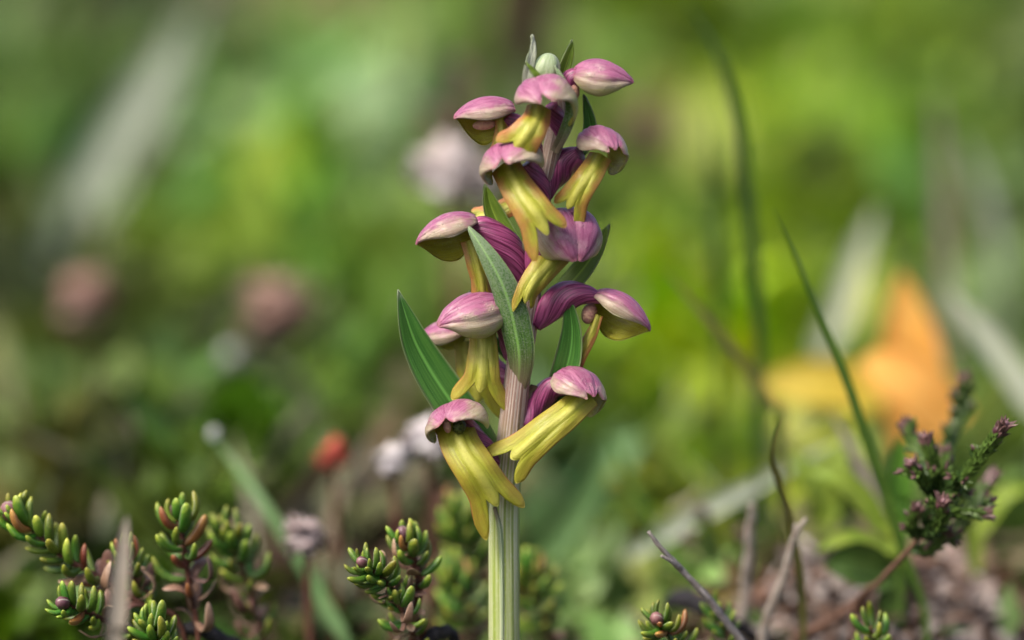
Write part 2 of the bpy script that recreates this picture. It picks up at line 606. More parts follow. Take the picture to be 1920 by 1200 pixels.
base_pt = np.array([orchid.location.x, 0, orchid.location.z - 0.1])
st = [[*base_pt, W(32)]]
for px, py, y, r in ((945, 1205, 0, 29.5), (945, 1080, 0, 29), (946, 950, 0, 28.5), (955, 850, 0, 26.5), (967, 740, 0, 24.5), (977, 660, 0.02, 24),
                     (990, 590, 0.05, 21), (1001, 520, 0.06, 16), (1009, 440, 0.06, 14), (1020, 360, 0.05, 15), (1033, 290, 0.04, 18),
                     (1047, 225, 0.05, 17), (1045, 170, 0.06, 11), (1036, 140, 0.06, 5)):
    st.append([*P(px, py, y), W(r, y)])
tube(Mesh(), st, 150, 84, ribs=13, rib=0.014, twist=0.6).obj('stem', M['stem'], orchid)

# a decurrent ridge on the lower stem
blade(Mesh(), [[*P(928, 950, -0.13), W(4)], [*P(938, 1000, -0.165), W(5)], [*P(941, 1090, -0.168), W(3.5)], [*P(942, 1215, -0.165), W(2)]], fold=-0.6, thick=0.02, n=30, m=5).obj('stem_ridge', M['bud'], orchid)


def bract(pts, w, mat='bract', facing=(0, -1, 0.2), fold=0.35, peak=0.4, base=0.45, thick=0.035, n=34, wave=0.004):
    c = lance(pts, w, peak=peak, base=base)
    return blade(Mesh(), c, facing, fold, thick, n, 13, wave).obj('bract', M[mat], orchid)


# each row runs from the stem to the tip
bract([(948, 905, 0.05), (900, 830, 0.08), (830, 730, 0.05), (778, 640, 0.0), (746, 543, -0.05)], 38, 'bract', (0.25, -1, 0.15), 0.28, 0.45, 0.5)
bract([(970, 735, -0.06), (976, 675, -0.15), (966, 610, -0.22), (946, 540, -0.30), (911, 474, -0.30), (873, 419, -0.22)], 29, 'bract_pale', (-0.25, -1, 0.3), -0.4, 0.36, 0.45)
bract([(990, 730, 0.0), (1035, 745, 0.06), (1062, 690, 0.0), (1073, 620, -0.06), (1063, 546, -0.10)], 26, 'bract', (-0.3, -1, 0), 0.45, 0.5, 0.5)
bract([(1005, 615, 0.1), (1045, 560, 0.25), (1085, 515, 0.32), (1118, 470, 0.36), (1143, 420, 0.38)], 24, 'bract_yellow', (-0.5, -1, 0.7), 0.25, 0.5, 0.4)
bract([(1004, 505, 0.1), (968, 470, 0.2), (938, 425, 0.24), (920, 385, 0.26), (909, 344, 0.27)], 21, 'bract_yellow', (0.3, -1, 0.1), 0.35, 0.5, 0.5)
bract([(1040, 330, 0.12), (1075, 300, 0.18), (1103, 262, 0.2), (1106, 225, 0.18), (1094, 177, 0.16)], 14, 'bract', (-0.3, -1, 0.1), 0.4, 0.6, 0.4)
bract([(1040, 285, -0.10), (1064, 235, -0.16), (1070, 195, -0.18), (1054, 150, -0.16), (1040, 122, -0.13)], 11, 'bract_pale', (-0.4, -1, 0.1), 0.4, 0.3, 0.8)
bract([(1046, 180, 0.15), (1052, 150, 0.2), (1061, 120, 0.22), (1068, 98, 0.22), (1073, 74, 0.22)], 13, 'bract_yellow', (0.4, -1, 0), 0.4, 0.4, 0.6)
bract([(1010, 190, 0.0), (991, 160, -0.05), (992, 125, -0.05), (999, 95, -0.04), (998, 64, -0.03)], 11, 'bract_white', (0.2, -1, 0), 0.3, 0.3, 0.7, wave=0.012)
bract([(1022, 165, -0.16), (1010, 145, -0.2), (998, 131, -0.2), (985, 116, -0.19)], 6, 'bract_yellow', (0, -1, 0.3), 0.4, 0.4, 0.6)
bract([(1010, 300, 0.05), (960, 258, -0.1), (975, 230, -0.12), (992, 205, -0.1)], 8, 'bract_white', (0.2, -1, 0.2), 0.3, 0.5, 0.6)
bract([(1000, 480, 0), (986, 462, -0.1), (988, 448, -0.12), (992, 440, -0.12)], 6, 'bract_white', (0, -1, 0), 0.4, 0.5, 0.7)
bract([(1016, 440, 0.1), (1040, 425, 0.05), (1056, 412, 0.04), (1066, 405, 0.05)], 9, 'bract_pale', (0, -1, 0.3), 0.4, 0.5, 0.7)
bract([(985, 700, 0.1), (940, 655, 0.24), (890, 590, 0.3), (880, 545, 0.3)], 9, 'bract', (0, -1, 0.2), 0.4, 0.5, 0.7)

# the closed bud at the very top
bb = Mesh()
blob(bb, P(1025, 132, 0.0), W(25), (0.22, 0, 1), 1.3, 24, 16, 0.05, 5)
bb.obj('closed_bud', M['bud'], orchid)


def frame(ax, up):
    Xa = nrm(ax)
    Za = nrm(np.asarray(up, float) - Xa * np.dot(up, Xa))
    Ya = np.cross(Za, Xa)
    return Xa, Ya, Za


def hood_point(B, F, L, Wd, H, Hl, th, s, r0, rt, droop, nose):
    """a point of the helmet: th degrees round the axis from the crown, s along the axis"""
    Xa, Ya, Za = F
    bulge = np.sin(np.clip(s, 0, 1) ** 0.75 * math.pi) ** 0.75
    r = r0 * (1 - s) + rt * s + (1 - (r0 * (1 - s) + rt * s)) * bulge
    t = np.radians(th)
    ct = np.cos(t)
    zz = np.where(ct > 0, H * ct, Hl * ct) * r
    yy = Wd * np.sin(t) * r
    xx = L * s + nose * L * np.sin(s * math.pi) * 0
    zz = zz - droop * L * s ** 2
    return B + xx[..., None] * Xa + yy[..., None] * Ya + zz[..., None] * Za


def hood(flower, c, ax, up=(0, 0, 1), L=110, Wd=48, H=38, Hl=48, near=105, far=140, ndir=1, r0=0.35, rt=0.12, droop=0.18, dorsal=True, y=0.0, flare=0.0, th0=12):
    """the helmet of three sepals; c is its middle in pixels, near/far how far the two side sepals reach under"""
    F = frame(ax, up)
    L, Wd, H, Hl = W(L, y), W(Wd, y), W(H, y), W(Hl, y)
    B = P(*c, y) - F[0] * L * 0.5 + F[2] * droop * L * 0.3
    n, m = 26, 19
    s = np.linspace(0.0, 1, n)[:, None]
    for side, reach in ((1, near if ndir > 0 else far), (-1, near if ndir < 0 else far)):
        k = np.linspace(0, 1, m)[None, :]
        # the side sepal is narrow at both ends and widest in its middle
        wdt = np.sin(np.clip(s * 0.93 + 0.06, 0, 1) * math.pi) ** 0.55
        top = th0 + 6 * (1 - wdt)
        th = top + (reach - top) * k * (0.35 + 0.65 * wdt) if reach > 0 else top + 0 * k
        opened = rt > 0.4
        se = s * (1 - ((0.14 if dorsal else 0.24) * np.abs(2 * k - 0.9) ** 2.2 if opened else 0.0 * k))
        g = hood_point(B, F, L, Wd, H, Hl, side * th, se + 0 * k, r0, rt, droop, 0)
        cen = B + F[0] * L * 0.45
        radial = nrm(g - cen)
        belly = np.sin(k * math.pi) ** 0.8 * (0.05 if dorsal else 0.095) + flare * k ** 3
        g = g + radial * (L * belly * wdt)[..., None]
        # a soft keel and a wrinkle or two
        ph = rng.uniform(0, 6)
        g += radial * (L * (0.005 * np.sin(k * 14 + s * 3 + ph) + 0.004 * np.sin(s * 19 + k * 5 + ph) - 0.03 * np.exp(-((k - 0.52) / 0.07) ** 2) * wdt))[..., None]
        g = g + radial * W(0.8) * side
        uu = th / 170.0 + (0.24 * s ** 2.5 * np.sin(k * math.pi) if opened else 0 * s)
        if side < 0:
            g, uu = g[:, ::-1], uu[:, ::-1]
        sheet(Mesh(), g[:, ::-1], 0.022, uu[:, ::-1], s + 0 * k).obj('side_sepal', M['sepal'], flower) if False else \
            sheet_obj('side_sepal', g, 0.022, uu, s + 0 * k, cen, flower)
    if dorsal:
        k = np.linspace(-1, 1, m)[None, :]
        wdt = np.sin(np.clip(s * 0.95 + 0.05, 0, 1) * math.pi) ** 0.7
        th = k * (36 * wdt + 4)
        g = hood_point(B, F, L * 0.98, Wd, H, Hl, th, s + 0 * k, r0, rt, droop, 0)
        cen = B + F[0] * L * 0.45
        radial = nrm(g - cen)
        ph = rng.uniform(0, 6)
        g = g + radial * (L * (0.022 + 0.02 * (1 - k ** 2) * wdt + 0.008 * np.sin(k * 9 + s * 4 + ph)))[..., None]
        sheet_obj('crown_sepal', g, 0.022, np.abs(th) / 210.0 + 0 * s, s + 0 * k, cen, flower)
    return B, F, L


def sheet_obj(name, g, thick, u, v, cen, parent):
    """orient the sheet so that its first face looks away from cen, then build it"""
    n, m = g.shape[:2]
    du, dv = g[n // 2, m // 2 + 1] - g[n // 2, m // 2], g[n // 2 + 1, m // 2] - g[n // 2, m // 2]
    if np.dot(np.cross(dv, du), g[n // 2, m // 2] - cen) < 0:
        g, u, v = g[:, ::-1], np.asarray(u)[:, ::-1], np.asarray(v)[:, ::-1]
    mb = Mesh()
    sheet(mb, g, thick, u, v)
    return mb.obj(name, M['sepal'], parent)


def lip(flower, pts, w0, w1, lobes=(0.36, 0.12, 0.36), tint=0.5, facing=(0, -1, 0.25), thick=0.03, arch=0.35, spread=0.25, name='lip'):
    """strap with three lobes; pts pixel points from throat to the middle notch; lobes: how far each one runs on past the strap"""
    n, m = 46, 41
    c = smooth([list(P(a, b, d)) for a, b, d in pts], 60)
    seg = np.linalg.norm(np.diff(c, axis=0), axis=1)
    acc = np.concatenate([[0], np.cumsum(seg)])
    Ltot = acc[-1]
    T = nrm(np.gradient(c, axis=0))
    u = np.linspace(-1, 1, m)
    # outline of the free end
    e = np.empty(m)
    for j, q in enumerate(u):
        if q < -0.30:
            e[j] = lobes[0] * np.clip(1 - abs((q + 0.70) / 0.40) ** 1.7, 0, 1) ** 0.9
        elif q > 0.30:
            e[j] = lobes[2] * np.clip(1 - abs((q - 0.70) / 0.40) ** 1.7, 0, 1) ** 0.9
        else:
            e[j] = lobes[1] * np.clip(1 - abs(q / 0.30) ** 1.7, 0, 1) ** 0.9
        if abs(q) > 0.97:
            e[j] -= 0.06
    v = np.linspace(0, 1, n)[:, None]
    length = (1.0 + e)[None, :] * v                    # fraction of the strap
    fc = np.asarray(facing, float)
    g = np.empty((n, m, 3))
    for j in range(m):
        a = length[:, j] * Ltot * 0.86
        over = np.clip(a - Ltot, 0, None)
        aa = np.minimum(a, Ltot)
        C = np.stack([np.interp(aa, acc, c[:, k]) for k in range(3)], -1)
        Tt = nrm(np.stack([np.interp(aa, acc, T[:, k]) for k in range(3)], -1))
        side = nrm(np.cross(Tt, fc))
        N = nrm(np.cross(side, Tt))
        x = a / Ltot
        hw = W(w0) + (W(w1) - W(w0)) * np.clip(x, 0, 1.3) ** 1.3
        hw = hw * (1 + spread * np.clip(x - 0.8, 0, 1) * 2.0)
        shift = W(w1) * 0.9 * spread * np.sign(u[j]) * np.clip((abs(u[j]) - 0.22) / 0.2, 0, 1) * np.clip(x - 0.82, 0, 1)
        h = -arch * hw * (abs(u[j]) ** 2) + 0.06 * hw * np.exp(-(u[j] / 0.2) ** 2) - 0.035 * hw * np.exp(-((abs(u[j]) - 0.36) / 0.14) ** 2)
        g[:, j] = C + Tt * over[:, None] + side * (hw * u[j] + shift)[:, None] + N * h[:, None]
    g += 0.006 * np.sin(v * 11 + u * 5)[..., None] * fc
    if np.dot(np.cross(g[21, 20] - g[20, 20], g[20, 21] - g[20, 20]), fc) < 0:
        g = g[:, ::-1]
    mb = Mesh()
    sheet(mb, g, thick, u[None, :] * 0.5 + 0.5, v)
    o = mb.obj(name, M['lip'], flower)
    o['tint'] = float(tint)
    return o


def flower(pts, radii):
    """the ovary is the flower's own mesh; sepals, lip and column hang on it"""
    c = [[*P(a, b, d), W(r, d)] for (a, b, d), r in zip(pts, radii)]
    return tube(Mesh(), c, 34, 30, ribs=6, rib=0.06, twist=2.6).obj('flower', M['ovary'], orchid)


def column(fl, px, py, y, r, mat='column', axis=(0, 0, 1), st_=1.5):
    blob(Mesh(), P(px, py, y), W(r), axis, st_, 16, 12).obj('column', M[mat], fl)


# lowest flower, its mouth open towards the camera
f = flower([(948, 880, -0.05), (900, 830, -0.02), (868, 785, -0.12)], (12, 19, 13))
hood(f, (856, 806), (-0.22, -0.95, -0.16), (-0.42, -0.1, 1), 84, 54, 44, 54, 112, 106, 1, 0.75, 0.78, 0.10, False, -0.28, 0.03, -6)
lip(f, [(848, 786, -0.08), (864, 834, -0.34), (892, 880, -0.46), (920, 925, -0.42), (936, 955, -0.38)], 36, 42, (0.30, 0.12, 0.42), 0.3, spread=0.42)
column(f, 861, 800, -0.30, 13, 'dark', (0.3, 0, 1), 1.1)
column(f, 838, 798, -0.34, 8, 'column', (-0.2, 0, 1), 1.8)

# the flower to its side, lip swept across the stem
f = flower([(985, 800, -0.02), (1005, 760, 0.05), (1035, 728, 0.0), (1060, 726, -0.08)], (14, 21, 22, 14))
hood(f, (1083, 744), (0.58, -0.76, -0.24), (0.12, -0.1, 1), 90, 52, 44, 78, 78, 128, -1, 0.7, 0.62, 0.16, True, -0.18, 0.0)
lip(f, [(1102, 738, -0.18), (1058, 778, -0.36), (1015, 812, -0.42), (972, 848, -0.40), (945, 872, -0.36)], 27, 38, (0.20, 0.06, 0.32), 0.22, facing=(-0.15, -1, 0.35), spread=0.55)
column(f, 1088, 748, -0.12, 10, 'dark', (0.3, 0, 1), 1.2)

# plump flower over a hanging three-lobed lip
f = flower([(978, 700, 0.1), (962, 660, 0.15), (950, 615, 0.1), (930, 590, 0.0)], (12, 19, 20, 14))
hood(f, (880, 598), (-0.86, -0.5, -0.10), (0, -0.25, 1), 132, 46, 40, 46, 128, 132, 1, 0.5, 0.10, 0.06, True, -0.12)
lip(f, [(905, 615, 0.0), (906, 655, -0.10), (904, 700, -0.16), (900, 735, -0.14)], 24, 38, (0.50, 0.16, 0.40), 0.35, spread=0.55)
# the half hidden flower behind it
f = flower([(978, 730, 0.15), (930, 690, 0.4), (890, 645, 0.5)], (11, 17, 12))
hood(f, (832, 632), (-0.92, 0.15, -0.16), (0, -0.2, 1), 100, 40, 26, 62, 92, 128, 1, 0.5, 0.2, 0.04, True, 0.45)
lip(f, [(872, 640, 0.48), (880, 690, 0.40), (893, 735, 0.36), (898, 765, 0.36)], 20, 34, (0.44, 0.06, 0.16), 0.12, spread=0.4)

# flower reaching away on a long striped ovary
f = flower([(1003, 612, 0.0), (1030, 580, 0.02), (1062, 556, 0.0), (1098, 552, -0.04), (1128, 562, -0.06)], (12, 26, 28, 19, 8))
hood(f, (1164, 592), (0.86, -0.28, -0.42), (0.25, 0.12, 1), 122, 44, 34, 58, 92, 150, -1, 0.3, 0.10, 0.02, True, -0.08)
lip(f, [(1122, 590, -0.02), (1108, 625, -0.02), (1088, 662, -0.02), (1066, 700, 0.05), (1050, 725, 0.06)], 9, 19, (0.2, 0.08, 0.2), 0.9, facing=(-0.6, -1, 0.2), arch=0.6)
column(f, 1105, 588, 0.03, 15, 'column', (0.3, 0, 1), 1.35)

# flower turned outwards behind the tall silvery bract
f = flower([(992, 545, 0.05), (968, 490, 0.02), (938, 452, 0.0), (905, 425, -0.02), (882, 420, -0.04)], (11, 25, 29, 20, 10))
hood(f, (838, 444), (-0.94, -0.22, -0.22), (-0.15, 0.12, 1), 118, 44, 36, 58, 92, 150, 1, 0.5, 0.08, 0.02, True, -0.06)
lip(f, [(882, 450, -0.04), (893, 490, -0.08), (902, 525, -0.08), (906, 560, -0.06)], 17, 18, (0.12, 0.1, 0.12), 0.75, facing=(0.3, -1, 0.2), arch=0.5)

# heart-shaped hood seen from in front
f = flower([(1004, 540, 0.0), (1004, 490, -0.08), (1015, 455, -0.12), (1040, 440, -0.16)], (11, 20, 22, 16))
hood(f, (1068, 455), (0.30, -0.80, -0.46), (0.12, -0.35, 1), 100, 55, 46, 56, 126, 118, -1, 0.72, 0.22, 0.22, False, -0.14, 0.0, -4)
lip(f, [(1050, 470, -0.14), (1020, 505, -0.28), (994, 540, -0.34), (982, 575, -0.32)], 28, 19, (0.18, 0.1, 0.30), 0.45, facing=(0.35, -1, 0.3), arch=0.5)

# central flower, long freckled lip
f = flower([(1022, 395, 0.0), (1012, 345, -0.08), (990, 305, -0.14)], (11, 18, 12))
hood(f, (960, 320), (-0.22, -0.93, -0.22), (-0.34, -0.1, 1), 88, 55, 47, 58, 106, 112, 1, 0.75, 0.72, 0.12, False, -0.34, 0.0, -6)
lip(f, [(946, 308, -0.16), (970, 350, -0.40), (998, 392, -0.54), (1016, 420, -0.56), (1026, 438, -0.56)], 28, 40, (0.22, 0.18, 0.42), 0.7, spread=0.32)

# flower leaning the other way, rim of the hood beaded
f = flower([(1022, 370, 0.02), (1034, 335, 0.1), (1058, 306, 0.1), (1088, 290, 0.02)], (12, 24, 27, 16))
hood(f, (1128, 290), (0.50, -0.82, -0.22), (0.1, -0.1, 1), 84, 46, 44, 58, 80, 138, -1, 0.72, 0.62, 0.10, True, -0.14)
lip(f, [(1126, 290, -0.08), (1102, 330, -0.26), (1080, 362, -0.28), (1062, 395, -0.24)], 22, 31, (0.38, 0.12, 0.18), 0.7, facing=(-0.2, -1, 0.3), spread=0.4)

# upper flower facing the camera, one side sepal turned down
f = flower([(1042, 275, 0.02), (1046, 232, 0.02), (1034, 198, -0.08)], (10, 18, 12))
hood(f, (1022, 200), (0.10, -0.95, -0.22), (-0.30, -0.1, 1), 88, 52, 47, 72, 142, 72, 1, 0.75, 0.66, 0.12, False, -0.36, 0.0, -6)
lip(f, [(1012, 198, -0.24), (1002, 230, -0.46), (980, 260, -0.52), (962, 285, -0.46)], 23, 39, (0.10, 0.06, 0.24), 0.85, spread=0.35)

# open flower showing the green inside of its hood
f = flower([(1020, 330, 0.08), (1000, 280, 0.05), (975, 240, 0.04), (950, 218, 0.02)], (10, 18, 19, 12))
hood(f, (906, 222), (-0.97, -0.18, -0.04), (0.05, -0.12, 1), 108, 42, 34, 74, 80, 142, 1, 0.6, 0.18, 0.02, True, 0.0)
lip(f, [(940, 225, -0.02), (940, 250, -0.06), (934, 275, -0.06), (925, 300, -0.02)], 11, 14, (0.1, 0.06, 0.1), 0.85, arch=0.5)
column(f, 908, 234, 0.02, 10, 'column', (1, 0, 0.1), 2.2)

# topmost flower, closed hood on a short neck
f = flower([(1050, 205, 0.08), (1058, 170, 0.1), (1075, 148, 0.06), (1092, 145, 0.0)], (9, 18, 20, 12))
hood(f, (1132, 151), (0.97, -0.18, -0.06), (-0.05, -0.25, 1), 108, 38, 32, 38, 125, 138, -1, 0.35, 0.10, 0.04, True, 0.0)
column(f, 1074, 172, 0.02, 13, 'column', (0, 0, 1), 1.4)

# flower on the far side of the stem; only its orange lip shows
f = flower([(1020, 440, 0.15), (1020, 400, 0.32), (1005, 365, 0.42)], (10, 18, 12))
hood(f, (985, 352), (-0.6, 0.7, -0.2), (0, 0.2, 1), 80, 40, 30, 36, 100, 110, 1, 0.6, 0.4, 0.1, True, 0.5)
lip(f, [(985, 368, 0.42), (950, 388, 0.36), (915, 402, 0.36), (880, 412, 0.38)], 19, 22, (0.1, 0.06, 0.1), 0.95, facing=(-0.2, -1, 0.5))

# ------------------------------------------------------------------ crowberry sprigs
def needle_mesh(mat, L=1.0, bend=0.15, rad=0.215, flat=0.75):
    mb = Mesh()
    n, seg = 8, 8
    ctrl = []
    for i, (s, r) in enumerate(((0, 0.3), (0.12, 0.75), (0.35, 1.0), (0.65, 1.0), (0.85, 0.82), (0.96, 0.45), (1.0, 0.08))):
        ctrl.append([0, -bend * math.sin(s * math.pi) * 1.0 + 0.12 * s * s, s, r * rad])
    tube(mb, ctrl, n + 2, seg, squash=flat)
    return mb.data('needle', M[mat])


NEEDLE = {k: [needle_mesh(k, 1, b, r, fl) for b, r, fl in ((0.14, 0.145, 0.8), (0.06, 0.165, 0.7), (0.22, 0.13, 0.85))] for k in ('needle', 'needle_yellow', 'needle_red')}
NEEDLE['needle_dead'] = [needle_mesh('needle_dead', 1, b, r, fl) for b, r, fl in ((0.5, 0.15, 0.2), (0.1, 0.22, 0.15), (-0.3, 0.18, 0.2))]


def place(data, loc, direction, length, parent, roll=0.0, width=1.0, name='leaf'):
    d = Vector(direction).normalized()
    q = d.to_track_quat('Z', 'Y').to_matrix().to_4x4()
    o = bpy.data.objects.new(name, data)
    COL.objects.link(o)
    o.parent = parent
    o.matrix_parent_inverse = Matrix.Translation(-Vector(parent.location))
    o.matrix_basis = Matrix.Translation(Vector(loc)) @ q @ Matrix.Rotation(roll, 4, 'Z') @ Matrix.Diagonal((length * width, length * width, length, 1))
    return o


def sprig(label, pts, n, ln=36, start=0.0, bud=0, mix=(0.7, 0.2, 0.08, 0.02), r=5.5, ground=True, name='crowberry_sprig', tipopen=0.45, deadlow=0.3, spread=1.0):
    """pts run from the low end to the tip in pixels and depth"""
    ctrl = [[*P(a, b, d), W(r if i < len(pts) - 1 else r * 0.6, d)] for i, (a, b, d) in enumerate(pts)]
    first = np.array(ctrl[0])
    if ground:
        gp = first.copy()
        gp[0] += rng.uniform(-0.2, 0.2)
        gp[1] += 0.1
        gp[2] = float(hump(gp[0], gp[1])) - 0.05
        if gp[2] < first[2] - 0.1:
            ctrl.insert(0, gp.tolist())
    root = thing(name, ctrl[0][:3], label, 'shrub', 'crowberry sprigs on the heath')
    tube(Mesh(), ctrl, 40, 10).obj('twig', M['reddish'], root)
    path = smooth([list(P(a, b, d)) for a, b, d in pts], 80)
    T = nrm(np.gradient(path, axis=0))
    y = pts[-1][2]
    n = int(n * 0.66)
    for k in range(n):
        s = start + (1 - start) * ((k + 0.5) / n) ** 0.8
        i = min(79, int(s * 79))
        p, t = path[i], T[i]
        a = k * 2.39996 + rng.uniform(-0.25, 0.25)
        x = nrm(np.cross(t, [0.2, 0.95, 0.3]))
        z = np.cross(t, x)
        out = math.cos(a) * x + math.sin(a) * z
        tilt = (1.12 - (1.12 - tipopen) * max(0, (s - 0.55) / 0.45)) * rng.uniform(0.85, 1.15) * spread
        d = nrm(t * math.cos(tilt) + out * math.sin(tilt) + np.array([0, 0, 0.12]))
        if s < deadlow * 1.6 and rng.random() < 0.55:
            kind = 'needle_dead'
        else:
            kind = rng.choice(['needle', 'needle_yellow', 'needle_red', 'needle_dead'], p=mix)
        L = W(ln * 1.55, y) * rng.uniform(0.8, 1.15) * (1.0 if s < 0.93 else 0.8)
        # the flat back of each needle looks outwards
        place(NEEDLE[kind][int(rng.integers(3))], p + out * W(r * 0.5, y), d, L, root, rng.uniform(-0.4, 0.4), rng.uniform(0.9, 1.15))
    if bud:
        blob(Mesh(), path[-1] + T[-1] * W(bud * 0.7, y), W(bud, y), T[-1], 1.25, 14, 9, 0.06, 7).obj('bud', M['budhead'], root)
    return root


sprig('crowberry sprig tipped with a purple bud, leaning out over dark soil', [(345, 1190, 0.5), (270, 1135, 0.35), (190, 1085, 0.3), (120, 1045, 0.2), (70, 1000, 0.15), (32, 968, 0.1)], 78, 40, 0.1, 19, (0.70, 0.18, 0.08, 0.04), spread=0.95)
sprig('crowberry shoot with orange-red leaves open at its tip', [(372, 1195, 0.5), (360, 1130, 0.5), (350, 1060, 0.45), (342, 1010, 0.4), (332, 965, 0.35)], 44, 44, 0.05, 12, (0.30, 0.35, 0.33, 0.02), tipopen=0.55)
sprig('stubby crowberry shoot standing behind the dry straw blade', [(285, 1150, 0.5), (262, 1110, 0.5), (246, 1070, 0.45), (236, 1035, 0.4)], 40, 34, 0.0, 8, (0.55, 0.25, 0.18, 0.02))
sprig('blurred crowberry shoot with one long red leaf near its foot', [(492, 1205, 1.6), (478, 1150, 1.6), (462, 1085, 1.5), (440, 1030, 1.4), (428, 1000, 1.3)], 58, 40, 0.0, 11, (0.60, 0.22, 0.16, 0.02))
sprig('crowberry rosette with a pale bud, facing out below the leaning sprig', [(235, 1190, 0.4), (205, 1168, 0.1), (165, 1148, -0.12), (124, 1133, -0.35)], 46, 36, 0.1, 13, (0.80, 0.15, 0.04, 0.01), tipopen=0.75)
sprig('bright green crowberry rosette rising from a black twig', [(330, 1290, 0.0), (310, 1235, -0.1), (296, 1200, -0.2), (286, 1172, -0.3)], 44, 38, 0.2, 6, (0.86, 0.14, 0, 0), deadlow=0.0)
sprig('sharp crowberry rosette with a white-flecked bud beside the orchid stem', [(790, 1200, 0.5), (768, 1150, 0.3), (738, 1108, 0.1), (712, 1080, -0.1), (684, 1058, -0.25)], 70, 35, 0.12, 11, (0.78, 0.17, 0.02, 0.03), tipopen=0.8, deadlow=0.34)
sprig('upright crowberry shoot with a shiny purple bud near the orchid stem', [(776, 1180, 0.4), (784, 1120, 0.35), (784, 1080, 0.3), (772, 1040, 0.25), (760, 1010, 0.2)], 40, 36, 0.35, 14, (0.82, 0.15, 0.02, 0.01), deadlow=0.4, r=8)
sprig('short crowberry branch of mixed green and dead brown leaves', [(800, 1215, 0.4), (772, 1185, 0.2), (756, 1150, 0.0), (746, 1122, -0.1)], 34, 33, 0.0, 0, (0.45, 0.1, 0.05, 0.40), deadlow=0.5)
sprig('dark blurred crowberry shoot standing just behind the orchid stem', [(960, 1210, 3.2), (925, 1130, 3.2), (895, 1060, 3.1), (870, 1000, 3.0), (862, 960, 3.0)], 74, 40, 0.05, 0, (0.84, 0.1, 0.05, 0.01), ground=True)
sprig('blurred crowberry shoot spreading low to the side behind the stem', [(900, 1215, 2.8), (880, 1170, 2.7), (868, 1120, 2.6), (850, 1080, 2.6)], 50, 40, 0.0, 0, (0.84, 0.12, 0.03, 0.01))
sprig('yellowish blurred crowberry shoot emerging past the orchid stem', [(1040, 1225, 2.8), (1020, 1170, 2.7), (1005, 1110, 2.6), (998, 1065, 2.6)], 56, 38, 0.0, 0, (0.55, 0.36, 0.06, 0.03))
sprig('crowberry rosette with red leaves under the forked grey twig', [(1285, 1260, 0.4), (1268, 1215, 0.2), (1250, 1185, 0.0), (1235, 1165, -0.15)], 44, 33, 0.15, 13, (0.70, 0.14, 0.14, 0.02), tipopen=0.8, deadlow=0)
sprig('small crowberry tip poking out behind the forked grey twig', [(1370, 1220, 0.9), (1358, 1180, 0.9), (1348, 1150, 0.9)], 26, 30, 0.0, 0, (0.80, 0.2, 0, 0), deadlow=0)
sprig('pale green crowberry tip among the dead leaves', [(1650, 1250, 0.6), (1640, 1210, 0.5), (1632, 1175, 0.4)], 30, 34, 0.0, 0, (0.80, 0.18, 0.02, 0), deadlow=0)

# ------------------------------------------------------------------ heather
def scales(mb, path, n, ln, wd, cols, ranks=4, tilt=0.5):
    p = np.asarray(path)
    T = nrm(np.gradient(p, axis=0))
    for k in range(n):
        s = k / n
        i = min(len(p) - 1, int(s * len(p)))
        t = T[i]
        x = nrm(np.cross(t, [0.2, 0.95, 0.3]))
        z = np.cross(t, x)
        a = (k % ranks) * 2 * math.pi / ranks + (k // ranks) * 0.785 + rng.uniform(-0.3, 0.3)
        out = math.cos(a) * x + math.sin(a) * z
        d = nrm(t * math.cos(tilt) + out * math.sin(tilt + rng.uniform(-0.15, 0.2)))
        sd = np.cross(d, out)
        sd = nrm(sd)
        nn = np.cross(sd, d)
        L, w_ = ln * rng.uniform(0.75, 1.25), wd * rng.uniform(0.8, 1.2)
        b = p[i]
        v = [b, b + d * L * 0.45 + sd * w_, b + d * L * 0.45 - sd * w_, b + d * L * 0.45 + nn * w_ * 0.9, b + d * L * 0.45 - nn * w_ * 0.5, b + d * L]
        c = np.array(cols[min(len(cols) - 1, int(s ** 1.6 * len(cols)))]) * rng.uniform(0.7, 1.35)
        mb.add(v, [(0, 3, 1), (0, 2, 3), (0, 1, 4), (0, 4, 2), (5, 1, 3), (5, 3, 2), (5, 4, 1), (5, 2, 4)], c)
    return mb


HG, HD, HP = (0.065, 0.115, 0.02), (0.035, 0.070, 0.016), (0.12, 0.065, 0.062)


